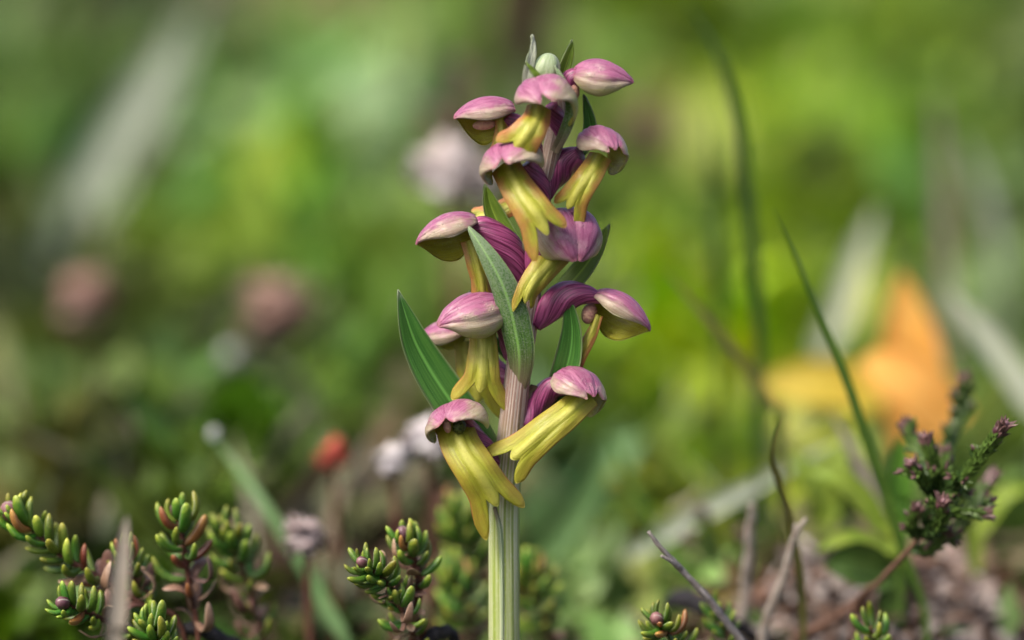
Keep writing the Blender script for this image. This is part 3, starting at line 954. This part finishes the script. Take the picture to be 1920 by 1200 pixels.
def heather(label, trunk, branches, ln=25, wd=6, group=None, budr=8, cols=(HD, HG, HG, HG, HP), rt=5.5):
    ctrl = [[*P(a, b, d), W(rt, d)] for a, b, d in trunk]
    gp = list(ctrl[0])
    gp[2] = min(gp[2], float(hump(gp[0], gp[1])) - 0.05)
    root = thing('heather_sprig', gp[:3], label, 'heather', group)
    tube(Mesh(), [gp] + ctrl if gp[2] < ctrl[0][2] - 0.05 else ctrl, 40, 10).obj('woody_stem', M['brown'], root)
    for br in branches:
        y = br[0][2]
        c = [[*P(a, b, d), W(5 if i < len(br) - 1 else 2.5, d)] for i, (a, b, d) in enumerate(br)]
        o = tube(Mesh(), c, 24, 8).obj('branch', M['brown'], root)
        path = smooth([q[:3] for q in c], 60)
        npx = np.linalg.norm(np.diff(path, axis=0), axis=1).sum() * S
        sm = scales(Mesh(), path, int(npx * 1.1), W(ln, y), W(wd, y), cols, 4, 0.62)
        for q in range(int(npx / 26)):
            i0 = int(rng.integers(4, 52))
            tdir = nrm(path[min(59, i0 + 3)] - path[i0])
            dq = nrm(tdir * 0.8 + 0.75 * nrm(rng.standard_normal(3)))
            ln2 = W(rng.uniform(16, 38), y)
            scales(sm, [path[i0] + dq * ln2 * e for e in np.linspace(0, 1, 12)], 16, W(ln * 0.8, y), W(wd * 0.85, y), cols, 4, 0.6)
        tag(sm.obj('scale_leaves', M['scale'], o, True), kind='stuff')
        T = nrm(path[-1] - path[-4])
        bm_ = Mesh()
        for q in range(3):
            side = nrm(np.cross(T, [0.3, 1, 0.2])) * W(budr * 0.7) * (0, 1, -1)[q]
            blob(bm_, path[-1 - 4 * q] + side * (q > 0) + T * W(2), W(budr, y), T, 1.5, 8, 7, 0.1, 4)
        bm_.obj('bud_cluster', M['budhead'], o)
    return root


heather('dark heather sprig with purple-brown bud tips leaning over dead leaves',
        [(1600, 1150, 2.0), (1650, 1090, 1.5), (1700, 1035, 1.1), (1738, 985, 0.9), (1755, 930, 0.8)],
        [[(1735, 990, 0.9), (1760, 930, 0.8), (1750, 870, 0.7), (1738, 828, 0.7)],
         [(1750, 900, 0.8), (1728, 850, 1.2), (1700, 800, 1.4)],
         [(1752, 940, 0.8), (1800, 900, 0.5), (1840, 855, 0.3), (1882, 800, 0.1)],
         [(1755, 900, 1.2), (1780, 830, 2.1), (1800, 770, 2.5), (1808, 715, 2.6)],
         [(1745, 970, 0.8), (1790, 960, 0.6), (1848, 962, 0.5)],
         [(1720, 1010, 0.9), (1712, 985, 0.8), (1720, 955, 0.7)],
         [(1730, 1000, 0.9), (1760, 985, 0.5), (1768, 945, 0.3)],
         [(1750, 930, 0.8), (1735, 905, 0.6), (1712, 872, 0.5)],
         [(1755, 950, 0.9), (1775, 900, 1.0), (1772, 850, 1.1)],
         [(1730, 1005, 1.0), (1775, 1000, 1.2), (1812, 970, 1.3), (1862, 890, 1.6)],
         [(1705, 1030, 1.1), (1740, 1030, 1.0), (1775, 1000, 0.9)]])
heather('small dark heather shoot blurred behind the bare twigs', [(1390, 1150, 5.0), (1365, 1080, 5.0), (1345, 1030, 5.0)],
        [[(1360, 1060, 5.0), (1325, 1030, 5.0), (1290, 1010, 5.0)], [(1350, 1040, 5.0), (1330, 990, 5.0), (1318, 962, 5.0)], [(1362, 1065, 5.0), (1385, 1030, 5.0), (1392, 1000, 5.0)]], 17, 5)
BD = (0.075, 0.055, 0.030)
heather('tall brown heather spike far behind the orchid top', [(985, 420, 27), (978, 250, 27), (972, 100, 27), (985, -60, 27)],
        [[(978, 230, 27), (968, 130, 27), (975, 20, 27), (985, -70, 27)], [(975, 150, 27), (1010, 60, 27), (1030, -30, 27)], [(975, 120, 27), (945, 60, 27), (935, -10, 27)]],
        34, 12, None, 16, ((0.05, 0.05, 0.02), BD, (0.09, 0.06, 0.04)), 9)
heather('faded heather spike with brown heads beside the pale blossom', [(860, 420, 16), (862, 330, 16), (870, 250, 16), (868, 150, 16)],
        [[(866, 300, 16), (835, 250, 16), (808, 215, 16)], [(868, 240, 16), (872, 180, 16), (868, 130, 16)], [(862, 330, 16), (895, 290, 16), (905, 270, 16)]],
        26, 8, None, 13, ((0.12, 0.08, 0.05), (0.16, 0.10, 0.07), (0.18, 0.11, 0.09)), 7)

# ------------------------------------------------------------------ twigs, straws and single blades of grass
def twig(label, pts, radii, mat='grey', forks=(), cat='twig', name='dry_twig', group=None):
    c = [[*P(a, b, d), W(r, d)] for (a, b, d), r in zip(pts, radii)]
    g = list(c[0])
    g[2] = float(hump(g[0], g[1])) - 0.05
    if g[2] < c[0][2] - 0.05:
        c.insert(0, g)
    root = thing(name, c[0][:3], label, cat, group)
    mb = Mesh()
    tube(mb, c, 40, 9)
    v = mb.v[0]
    v += 0.20 * W(radii[-1]) * rng.standard_normal(v.shape) + 0.3 * W(radii[-1]) * np.sin(v[:, [2, 0, 1]] * 13 + 3.0)
    mb.obj('shaft', M[mat], root)
    for fp, fr in forks:
        tube(Mesh(), [[*P(a, b, d), W(r, d)] for (a, b, d), r in zip(fp, fr)], 20, 8).obj('side_twig', M[mat], root)
    return root


twig('thin forked grey twig slanting up from the crowberry', [(1470, 1300, 0.8), (1400, 1215, 0.5), (1345, 1145, 0.3), (1310, 1100, 0.2), (1272, 1062, 0.1), (1240, 1028, 0.0), (1217, 997, -0.05)], (9, 8, 7, 6.5, 6, 4.5, 3.5), 'grey',
     [([(1276, 1066, 0.1), (1258, 1052, 0.0), (1240, 1042, -0.05)], (5, 4, 3))])
twig('pale brown bare twig standing among dead leaves', [(1390, 1200, 2.6), (1398, 1110, 2.6), (1404, 1030, 2.5), (1410, 945, 2.4)], (12, 11, 10, 7), 'pale')
twig('bleached twig slanting upward with a broken crook at its top', [(1432, 1190, 1.6), (1455, 1120, 1.5), (1478, 1050, 1.4), (1492, 985, 1.3)], (11, 9.5, 8, 5.5), 'pale',
     [([(1484, 1020, 1.35), (1500, 988, 1.2), (1512, 972, 1.2)], (6, 5, 4))])
twig('charred black twig lying under the crowberry rosette', [(455, 1240, 0.8), (415, 1200, 0.7), (375, 1178, 0.6), (335, 1182, 0.5)], (9, 13, 15, 9), 'black')
twig('short black twig stub below the upright crowberry shoot', [(850, 1212, 0.6), (820, 1190, 0.4), (795, 1205, 0.3)], (9, 14, 10), 'black')
twig('dark grey twig arching under the forked twig', [(1450, 1225, 2.6), (1390, 1180, 2.4), (1330, 1142, 2.4), (1285, 1122, 2.6), (1255, 1130, 3.0)], (8, 12, 17, 19, 12), 'black')
twig('blurred black stalk standing in the dark grass', [(560, 900, 12), (500, 820, 12), (455, 750, 12), (432, 670, 12)], (14, 13, 12, 9), 'black')
twig('short charred stalk rising behind the leaning crowberry', [(212, 1010, 9), (216, 930, 9), (218, 850, 9)], (15, 13, 9), 'black')
twig('reddish stem creeping from the dead leaves to the heather', [(1480, 1215, 2.4), (1560, 1165, 2.3), (1640, 1100, 2.2)], (9, 9, 7), 'brown')


def grass_blade(label, pts, w, mat, facing=(0.2, -1, 0.2), fold=0.3, peak=0.3, base=0.7, name='grass_blade', cat='grass blade', root_it=True, group=None, thick=0.02):
    c = lance(pts, w, peak=peak, base=base)
    if root_it:
        g = c[0].copy()
        gz = float(hump(g[0], g[1])) - 0.05
        if gz < g[2] - 0.1:
            g[2] = gz
            c = np.vstack([g, c])
    o = blade(Mesh(), c, facing, fold, thick, 40, 7).obj(name, M[mat] if isinstance(mat, str) else mat)
    return tag(o, label, cat, group)


GR = mat_leaf('grass_green', (0.075, 0.16, 0.02), (0.12, 0.22, 0.03))
GD = mat_leaf('grass_dark', (0.030, 0.070, 0.015), (0.055, 0.11, 0.02))
GO = mat_leaf('grass_olive', (0.12, 0.12, 0.03), (0.17, 0.16, 0.04))
GB = mat_leaf('grass_bluish', (0.09, 0.19, 0.06), (0.14, 0.25, 0.09))
SG = mat_leaf('straw_grey', (0.36, 0.42, 0.31), (0.48, 0.52, 0.43), 0.35, 0.6)
SB = mat_leaf('straw_brown', (0.32, 0.27, 0.21), (0.42, 0.37, 0.31), 0.35, 0.6)
SW = mat_leaf('straw_white', (0.58, 0.63, 0.46), (0.68, 0.70, 0.56), 0.35, 0.6)
LO = mat_leaf('leaf_orange', (0.88, 0.48, 0.10), (0.92, 0.58, 0.16), 0.45, 0.5, 0.2)
LY = mat_leaf('leaf_yellow', (0.54, 0.42, 0.04), (0.64, 0.50, 0.08), 0.45, 0.5, 0.2)
LG = mat_leaf('leaf_lime', (0.20, 0.32, 0.03), (0.34, 0.42, 0.06), 0.4)
LD = mat_leaf('leaf_dark', (0.045, 0.10, 0.015), (0.085, 0.15, 0.025), 0.2)
LV = mat_leaf('leaf_vivid', (0.10, 0.26, 0.03), (0.16, 0.34, 0.04), 0.4)

grass_blade('slender green grass blade arching before the orange leaf', [(1735, 1160, 2.4), (1690, 1020, 2.3), (1640, 870, 2.2), (1595, 735, 2.1), (1540, 600, 2.0), (1495, 490, 1.9), (1450, 390, 1.8)], 10, GR)
grass_blade('long dark grass blade curving out over the top of the meadow', [(1425, 700, 6), (1412, 480, 6), (1388, 260, 6), (1345, 100, 6), (1275, -20, 6)], 13, GD)
grass_blade('dark straight grass blade blurred beside the long curving one', [(1350, 640, 9), (1345, 480, 9), (1335, 340, 9), (1328, 190, 9)], 13, GD)
grass_blade('olive grass blade falling towards the yellow leaf', [(1470, 800, 4.5), (1400, 690, 4.5), (1320, 590, 4.5), (1242, 505, 4.5)], 10, GO)
grass_blade('brownish curled grass blade twisting up between the bare twigs', [(1505, 1210, 1.6), (1500, 1090, 1.6), (1478, 960, 1.5), (1447, 860, 1.3), (1466, 775, 1.2)], 8, GO)
grass_blade('grey dry blade upright in the far grass', [(1775, 660, 15), (1768, 450, 15), (1762, 300, 15), (1755, 150, 15)], 15, SB)
grass_blade('thin light green blade low beside the orchid stem', [(1235, 1040, 6), (1205, 950, 6), (1165, 870, 6), (1140, 800, 6)], 11, GR)
grass_blade('bluish green blade carrying a dew drop at its tip', [(650, 1215, 3.6), (585, 1090, 3.9), (500, 955, 4.2), (440, 870, 4.6), (398, 815, 4.8)], 14, GB, peak=0.15)
grass_blade('dry translucent straw in front of the crowberry', [(215, 1225, -3.2), (222, 1120, -3.1), (230, 1030, -3.0), (238, 965, -2.9)], 17, SB, peak=0.3, base=0.9)
grass_blade('broad pale grey blade far back in the meadow', [(95, 480, 22), (150, 360, 22), (235, 210, 22), (300, 110, 22), (345, 30, 22)], 36, SG)
grass_blade('second pale grey blade crossing in the far meadow', [(180, 420, 24), (260, 250, 24), (330, 130, 24), (390, -20, 24)], 22, SG)
grass_blade('whitish dry blade behind the orange leaf', [(1540, 660, 13), (1575, 570, 13), (1610, 470, 13), (1645, 385, 13)], 27, SW)
grass_blade('broad whitish blade falling away past the orange leaf', [(1960, 790, 9), (1900, 700, 9), (1835, 615, 9), (1770, 540, 9)], 27, SW)
grass_blade('long grey straw lying slanted across the green leaves', [(1180, 1040, 6.0), (1290, 975, 6.0), (1430, 900, 6.0), (1575, 825, 6.0)], 19, SG, root_it=False)
grass_blade('dull grey-brown straw leaning behind the heather', [(1655, 970, 4.5), (1625, 905, 4.5), (1590, 830, 4.5), (1555, 770, 4.5)], 14, SB)
grass_blade('dry pinkish straw sticking up near the white blossoms', [(700, 1000, 9), (690, 900, 9), (676, 820, 9)], 13, SB)
grass_blade('pale upright blade in the dark grass', [(1880, 560, 17), (1860, 430, 17), (1830, 320, 17), (1800, 250, 17)], 16, SG)
grass_blade('wide soft green blade rising from the dark soil', [(285, 850, 12), (290, 780, 12), (300, 700, 12), (310, 620, 12)], 50, GB)
grass_blade('wide green blade behind the pale straw', [(960, 1110, 8), (1050, 1000, 8), (1110, 900, 8), (1150, 780, 8)], 36, GB)

grass_blade('large orange leaf standing upright in the grass', [(1722, 860, 9), (1718, 740, 9), (1706, 620, 9), (1690, 510, 9)], 62, LO, (-0.3, -1, 0.1), 0.35, 0.4, 0.75, 'autumn_leaf', 'leaf', False, None, 0.04)
grass_blade('folded orange leaf lying against the large orange one', [(1790, 800, 8.6), (1730, 735, 8.5), (1670, 695, 8.5), (1612, 680, 8.6)], 62, LO, (0.1, -1, 0.5), 0.3, 0.5, 0.7, 'autumn_leaf', 'leaf', False, None, 0.04)
grass_blade('bright yellow leaf lying flat beside the orange leaves', [(1655, 750, 9.4), (1580, 725, 9.4), (1500, 718, 9.4), (1415, 725, 9.5)], 50, LY, (0, -1, 0.6), 0.25, 0.5, 0.6, 'autumn_leaf', 'leaf', False, None, 0.04)
grass_blade('yellow-green leaf bending over like a bow', [(1665, 1010, 3.6), (1620, 940, 3.6), (1570, 895, 3.6), (1512, 885, 3.7)], 24, LG, (0, -1, 0.7), 0.3, 0.4, 0.6, 'green_leaf', 'leaf', True)
grass_blade('short vivid green leaf upright beside the heather', [(1690, 960, 3.4), (1688, 910, 3.4), (1686, 860, 3.4), (1690, 815, 3.4)], 24, LV, (0.2, -1, 0.1), 0.3, 0.4, 0.6, 'green_leaf', 'leaf', True)
grass_blade('round dark green leaf with a pale rim over the litter', [(1670, 1085, 3.0), (1630, 1062, 2.9), (1590, 1055, 2.8), (1545, 1062, 2.8)], 42, LD, (0, -1, 0.15), 0.3, 0.5, 0.6, 'green_leaf', 'leaf', True)
grass_blade('pale lime leaf seen edge-on above the round dark leaf', [(1680, 1040, 3.3), (1630, 1015, 3.2), (1580, 1010, 3.1), (1530, 1035, 3.0)], 20, LG, (0, -1, 1.2), 0.3, 0.5, 0.6, 'green_leaf', 'leaf', True)
grass_blade('yellowish leaf arching behind the heather tips', [(1830, 1010, 5.0), (1860, 950, 5.0), (1895, 920, 5.0), (1945, 915, 5.1)], 20, LG, (0, -1, 0.7), 0.3, 0.4, 0.6, 'green_leaf', 'leaf', True)
grass_blade('dull green leaf drooping among the yellow grass', [(1500, 1030, 5.2), (1545, 960, 5.2), (1520, 890, 5.2), (1470, 850, 5.3)], 30, LG, (0.3, -1, 0.4), 0.3, 0.4, 0.6, 'green_leaf', 'leaf', True)

dd = Nodes('dew')
gl = dd.new('ShaderNodeBsdfPrincipled')
gl.inputs['Base Color'].default_value = (1, 1, 1, 1)
gl.inputs['Roughness'].default_value = 0.03
gl.inputs['IOR'].default_value = 1.33
gl.inputs['Transmission Weight'].default_value = 0.75
dd.t.links.new(gl.outputs[0], dd.out.inputs[0])
tag(blob(Mesh(), P(400, 812, 4.75), W(11, 4.7), (0.4, 0, 1), 1.15, 18, 12).obj('dew_drop', dd.m), 'clear dew drop hanging on the tip of the bluish blade', 'dew drop')
tag(blob(Mesh(), P(432, 668, 11.9), W(18, 12), (0.2, 0, 1), 1.2, 18, 12).obj('dew_drop', dd.m), 'blurred dew drop on top of the black stalk', 'dew drop')

# ------------------------------------------------------------------ blurred blossoms
def blossom(label, px, py, y, r, cols, n=58, name='heath_blossom', group='small blossoms in the grass'):
    c = P(px, py, y)
    rr = W(r, y)
    gz = float(hump(c[0], c[1])) - 0.05
    root = thing(name, (c[0], c[1], gz), label, 'flower', group)
    tube(Mesh(), [[c[0], c[1], min(gz, c[2] - 0.2), 0.05], [c[0] + 0.05, c[1], (gz + c[2]) / 2, 0.045], [*c, 0.04]], 12, 8).obj('stalk', M['reddish'], root)
    mb = Mesh()
    blob(mb, c, rr * 0.62, (0, 0, 1), 0.9, 12, 9, 0.12, 5)
    mb.a = [np.tile(np.array(cols[0]) * 0.92, (mb.n, 1))]
    mb.obj('flower_head', M['petal'], root)
    for k in range(n):
        z = 1 - 1.7 * (k + 0.5) / n
        a = k * 2.4
        d = nrm(np.array([math.cos(a) * math.sqrt(max(0, 1 - z * z)), math.sin(a) * math.sqrt(max(0, 1 - z * z)), z]) + 0.25 * rng.standard_normal(3))
        L = rr * rng.uniform(0.75, 1.15)
        q = nrm(np.cross(d, [0.2, 0.5, 0.8]))
        col = np.array(cols[int(rng.integers(len(cols)))]) * rng.uniform(0.85, 1.12)
        b = c + d * L * 0.2
        mb = Mesh()
        nn_ = np.cross(q, d)
        mb.add([b, b + d * L * 0.5 + q * L * 0.45, b + d * L, b + d * L * 0.5 - q * L * 0.45, b + d * L * 0.5 + nn_ * L * 0.12, b + d * L * 0.5 + nn_ * L * 0.05],
               [(0, 1, 4), (1, 2, 4), (2, 3, 4), (3, 0, 4), (1, 0, 5), (2, 1, 5), (3, 2, 5), (0, 3, 5)], col)
        mb.obj('petal', M['petal'], root)
    return root


WHT = [(0.84, 0.81, 0.82), (0.80, 0.74, 0.77)]
PNK = [(0.55, 0.33, 0.29), (0.46, 0.30, 0.25), (0.60, 0.42, 0.36)]
blossom('white blossom low in the dark grass', 737, 868, 4.2, 34, WHT)
blossom('white blossom next to the lowest orchid flower', 800, 828, 4.4, 46, WHT)
blossom('pinkish white blossom lying over the brown litter', 572, 1008, 2.8, 44, [(0.70, 0.60, 0.60), (0.60, 0.48, 0.48)])
blossom('large pale blossom behind the upper orchid flowers', 838, 335, 10, 66, [(0.80, 0.74, 0.74), (0.74, 0.64, 0.63)])
blossom('small pale blossom under the brown heather heads', 902, 352, 10, 44, [(0.66, 0.60, 0.58), (0.60, 0.50, 0.48)])
blossom('red blossom standing upright in the grass', 624, 858, 5.2, 34, [(0.70, 0.16, 0.12), (0.62, 0.20, 0.14)])
blossom('dusty pink blossom in the darkest grass', 158, 570, 15, 56, PNK)
blossom('wide dusty pink blossom over the dark hollow', 525, 592, 15, 72, PNK)
blossom('faint brown-pink blossom far up the slope', 575, 80, 45, 120, [(0.36, 0.24, 0.17), (0.30, 0.21, 0.15)])
blossom('brownish blossom far behind the top bract', 1215, 255, 24, 60, [(0.30, 0.21, 0.15), (0.24, 0.18, 0.12)])

# ------------------------------------------------------------------ plant masses on the ground
# plant colour by place, the shade of dark hollows painted into it: (picture place it was surveyed at, radius, pigment, how strongly it prevails, leaf darkness spread)
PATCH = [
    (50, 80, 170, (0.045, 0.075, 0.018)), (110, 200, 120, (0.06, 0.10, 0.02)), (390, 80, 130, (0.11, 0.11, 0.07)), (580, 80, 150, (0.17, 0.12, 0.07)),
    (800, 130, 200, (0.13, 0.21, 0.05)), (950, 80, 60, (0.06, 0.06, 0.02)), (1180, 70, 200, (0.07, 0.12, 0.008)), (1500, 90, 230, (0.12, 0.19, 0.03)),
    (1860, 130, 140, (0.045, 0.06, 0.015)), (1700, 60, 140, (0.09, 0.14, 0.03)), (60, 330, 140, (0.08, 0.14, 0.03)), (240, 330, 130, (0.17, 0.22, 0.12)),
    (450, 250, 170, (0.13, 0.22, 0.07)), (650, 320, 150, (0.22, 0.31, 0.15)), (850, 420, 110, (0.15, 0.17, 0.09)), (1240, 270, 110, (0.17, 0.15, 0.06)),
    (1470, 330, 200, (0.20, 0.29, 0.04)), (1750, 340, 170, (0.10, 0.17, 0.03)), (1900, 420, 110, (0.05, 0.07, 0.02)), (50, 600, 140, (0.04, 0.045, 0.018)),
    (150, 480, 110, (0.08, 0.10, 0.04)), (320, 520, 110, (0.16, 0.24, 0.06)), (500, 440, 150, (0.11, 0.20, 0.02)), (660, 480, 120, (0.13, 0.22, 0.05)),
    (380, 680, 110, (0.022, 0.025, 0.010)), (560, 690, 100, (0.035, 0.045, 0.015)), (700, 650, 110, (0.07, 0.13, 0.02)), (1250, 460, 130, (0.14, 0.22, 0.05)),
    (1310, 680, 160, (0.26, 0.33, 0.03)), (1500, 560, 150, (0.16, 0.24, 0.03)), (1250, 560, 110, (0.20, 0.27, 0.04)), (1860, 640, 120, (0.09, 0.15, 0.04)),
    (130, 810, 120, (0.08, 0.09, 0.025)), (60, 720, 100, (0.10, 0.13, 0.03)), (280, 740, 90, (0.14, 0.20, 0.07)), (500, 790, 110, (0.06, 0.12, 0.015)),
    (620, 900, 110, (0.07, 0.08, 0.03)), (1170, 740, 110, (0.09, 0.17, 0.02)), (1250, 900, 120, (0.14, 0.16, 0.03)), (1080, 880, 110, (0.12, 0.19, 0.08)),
    (1380, 820, 110, (0.24, 0.30, 0.05)), (160, 890, 90, (0.015, 0.018, 0.010)), (330, 870, 100, (0.06, 0.10, 0.015)), (560, 1000, 90, (0.11, 0.075, 0.06)), (720, 980, 90, (0.14, 0.09, 0.075)), (600, 1120, 110, (0.04, 0.07, 0.012)), (430, 1100, 110, (0.04, 0.065, 0.012)), (270, 970, 90, (0.02, 0.03, 0.008)), (760, 1120, 90, (0.03, 0.045, 0.012)), (1080, 1150, 90, (0.06, 0.08, 0.03)), (860, 900, 80, (0.10, 0.12, 0.05)),  # near-black entries: deep shade between the plants, given as leaf colour
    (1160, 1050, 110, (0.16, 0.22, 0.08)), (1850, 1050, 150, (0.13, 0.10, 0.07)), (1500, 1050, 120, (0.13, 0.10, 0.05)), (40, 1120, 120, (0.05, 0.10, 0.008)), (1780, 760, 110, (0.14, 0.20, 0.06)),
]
PW = []
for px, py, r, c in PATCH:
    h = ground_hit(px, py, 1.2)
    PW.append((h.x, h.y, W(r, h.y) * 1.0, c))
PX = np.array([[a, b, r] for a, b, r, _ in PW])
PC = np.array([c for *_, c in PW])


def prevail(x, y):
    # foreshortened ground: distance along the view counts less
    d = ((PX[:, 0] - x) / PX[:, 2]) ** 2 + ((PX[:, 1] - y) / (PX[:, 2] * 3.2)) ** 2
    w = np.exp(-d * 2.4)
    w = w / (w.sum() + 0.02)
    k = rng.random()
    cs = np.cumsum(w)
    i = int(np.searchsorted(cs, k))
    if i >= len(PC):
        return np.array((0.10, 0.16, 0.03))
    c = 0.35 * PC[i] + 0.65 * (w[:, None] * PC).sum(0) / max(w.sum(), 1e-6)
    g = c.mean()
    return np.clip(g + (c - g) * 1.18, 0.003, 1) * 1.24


def spot(ymin, ymax):
    while True:
        y = ymin + (ymax - ymin) * rng.random() ** 1.25
        half = 0.165 * (y + 36) + 5
        x = rng.uniform(-half, half)
        return x, y


leaves = Mesh()
for k in range(15000):
    x, y = spot(4.5, 95)
    z = float(hump(x, y))
    near = max(0.0, 1 - abs(y - 4.5) / 6)
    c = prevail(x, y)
    lum = rng.uniform(0.72, 1.32)
    col = np.clip(c * lum * (1 + 0.25 * rng.standard_normal(3) * [0.6, 0.25, 0.5]), 0.004, 0.7)
    L = rng.uniform(0.7, 2.0) * (0.7 + 0.018 * y) * (1 - 0.35 * near)
    hgt = rng.random() ** 1.3 * (1.1 + 0.018 * y) * (1 - 0.75 * near)
    a = rng.uniform(0, 2 * math.pi)
    el = rng.uniform(-0.1, 1.1)
    d = np.array([math.cos(a) * math.cos(el), math.sin(a) * math.cos(el), math.sin(el)])
    sd = nrm(np.cross(d, [0, 0, 1]) + 0.3 * rng.standard_normal(3))
    sd = nrm(sd - d * np.dot(sd, d))
    nn = np.cross(sd, d)
    w_ = L * rng.uniform(0.18, 0.34)
    b = np.array([x, y, z + hgt])
    mid = b + d * L * 0.5 + nn * L * 0.06
    leaves.add([b, b + d * L * 0.3 + sd * w_ * 0.85, b + d * L * 0.68 + sd * w_ * 0.8, b + d * L, b + d * L * 0.68 - sd * w_ * 0.8, b + d * L * 0.3 - sd * w_ * 0.85, mid],
               [(0, 1, 6), (1, 2, 6), (2, 3, 6), (3, 4, 6), (4, 5, 6), (5, 0, 6)], col)
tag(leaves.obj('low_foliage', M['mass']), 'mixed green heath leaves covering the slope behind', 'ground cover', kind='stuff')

grass = Mesh()


def add_blade(b, d, bend, L, w_, col):
    sd = nrm(np.cross(d, [0.1, 1, 0.1]) + 0.4 * rng.standard_normal(3))
    pts = [b + d * L * s + bend * L * s * s for s in (0, 0.35, 0.7, 1.0)]
    ww = (w_, w_ * 0.95, w_ * 0.65, 0.003)
    v = []
    for p, q in zip(pts, ww):
        v += [p - sd * q, p + sd * q]
    grass.add(v, [(0, 1, 3, 2), (2, 3, 5, 4), (4, 5, 7, 6)], col)


for k in range(2600):
    x, y = spot(6.5, 95)
    if y < 14 and abs(x + 0.2) < 1.2 and rng.random() < 0.7:
        continue
    z = float(hump(x, y)) - 0.1
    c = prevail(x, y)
    r = rng.random()
    if r < 0.14:
        c = np.array((0.30, 0.27, 0.19))
    elif r < 0.25:
        c = c * 0.5
    col = np.clip(c * rng.uniform(0.7, 1.5), 0.004, 0.6)
    d = nrm(np.array([rng.normal(0, 0.4), rng.normal(0, 0.35), 1.0]))
    bend = np.array([rng.normal(0, 0.35), rng.normal(0, 0.3), -0.15])
    add_blade(np.array([x, y, z]), d, bend, rng.uniform(1.6, 3.6) * (0.75 + 0.008 * y), rng.uniform(0.04, 0.13) * (1 + 0.01 * y), col)
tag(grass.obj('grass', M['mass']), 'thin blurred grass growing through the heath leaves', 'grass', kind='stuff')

# the plants round the photographer's side, below the picture
near_cover = Mesh()
for k in range(3000):
    y = rng.uniform(-44, 3.6)
    x = rng.uniform(-14, 14)
    if y > -1.5 and abs(x + 0.1) < 0.5:
        continue
    z = float(hump(x, y))
    col = np.clip(np.array(random.choice([(0.08, 0.14, 0.03), (0.05, 0.10, 0.02), (0.12, 0.15, 0.04), (0.10, 0.07, 0.04)])) * rng.uniform(0.7, 1.3), 0, 1)
    L = rng.uniform(0.4, 1.0)
    a, el = rng.uniform(0, 6.28), rng.uniform(-0.1, 0.9)
    d = np.array([math.cos(a) * math.cos(el), math.sin(a) * math.cos(el), math.sin(el)])
    sd = nrm(np.cross(d, [0, 0, 1]))
    b = np.array([x, y, z + 0.5 * rng.random()])
    near_cover.add([b, b + d * L * 0.4 + sd * L * 0.22, b + d * L, b + d * L * 0.4 - sd * L * 0.22, b + d * L * 0.45 + np.array([0, 0, 0.05])], [(0, 1, 4), (1, 2, 4), (2, 3, 4), (3, 0, 4)], col)
tag(near_cover.obj('low_foliage', M['mass']), 'low heath leaves round the foot of the orchid', 'ground cover', kind='stuff')

# dead leaves and flakes on the rise behind the heather
lit = Mesh()
LC = [(0.52, 0.42, 0.38), (0.34, 0.24, 0.19), (0.22, 0.12, 0.08), (0.42, 0.35, 0.32), (0.16, 0.09, 0.06), (0.28, 0.17, 0.12), (0.50, 0.44, 0.42)]
for k in range(3400):
    if k < 2700:
        x, y = 4.4 + rng.normal(0, 1.7), 3.1 + rng.normal(0, 1.3)
    else:
        x, y = rng.uniform(1.5, 9), rng.uniform(2.5, 8)
    z = float(hump(x, y))
    L = rng.uniform(0.14, 0.46)
    a, el = rng.uniform(0, 6.28), rng.normal(0.15, 0.45)
    d = np.array([math.cos(a) * math.cos(el), math.sin(a) * math.cos(el), math.sin(el)])
    sd = nrm(np.cross(d, [0, 0, 1]) + 0.4 * rng.standard_normal(3))
    nn = np.cross(sd, d)
    w_ = L * rng.uniform(0.15, 0.42)
    b = np.array([x, y, z + rng.random() ** 2 * 0.4])
    lit.add([b, b + d * L * 0.5 + sd * w_, b + d * L, b + d * L * 0.5 - sd * w_, b + d * L * 0.5 + nn * L * 0.15], [(0, 1, 4), (1, 2, 4), (2, 3, 4), (3, 0, 4)], np.array(LC[int(rng.integers(len(LC)))]) * rng.uniform(0.35, 1.0))
tag(lit.obj('dead_leaf_litter', M['litter']), 'brown and grey dead leaf flakes on the rise under the heather', 'leaf litter', kind='stuff')
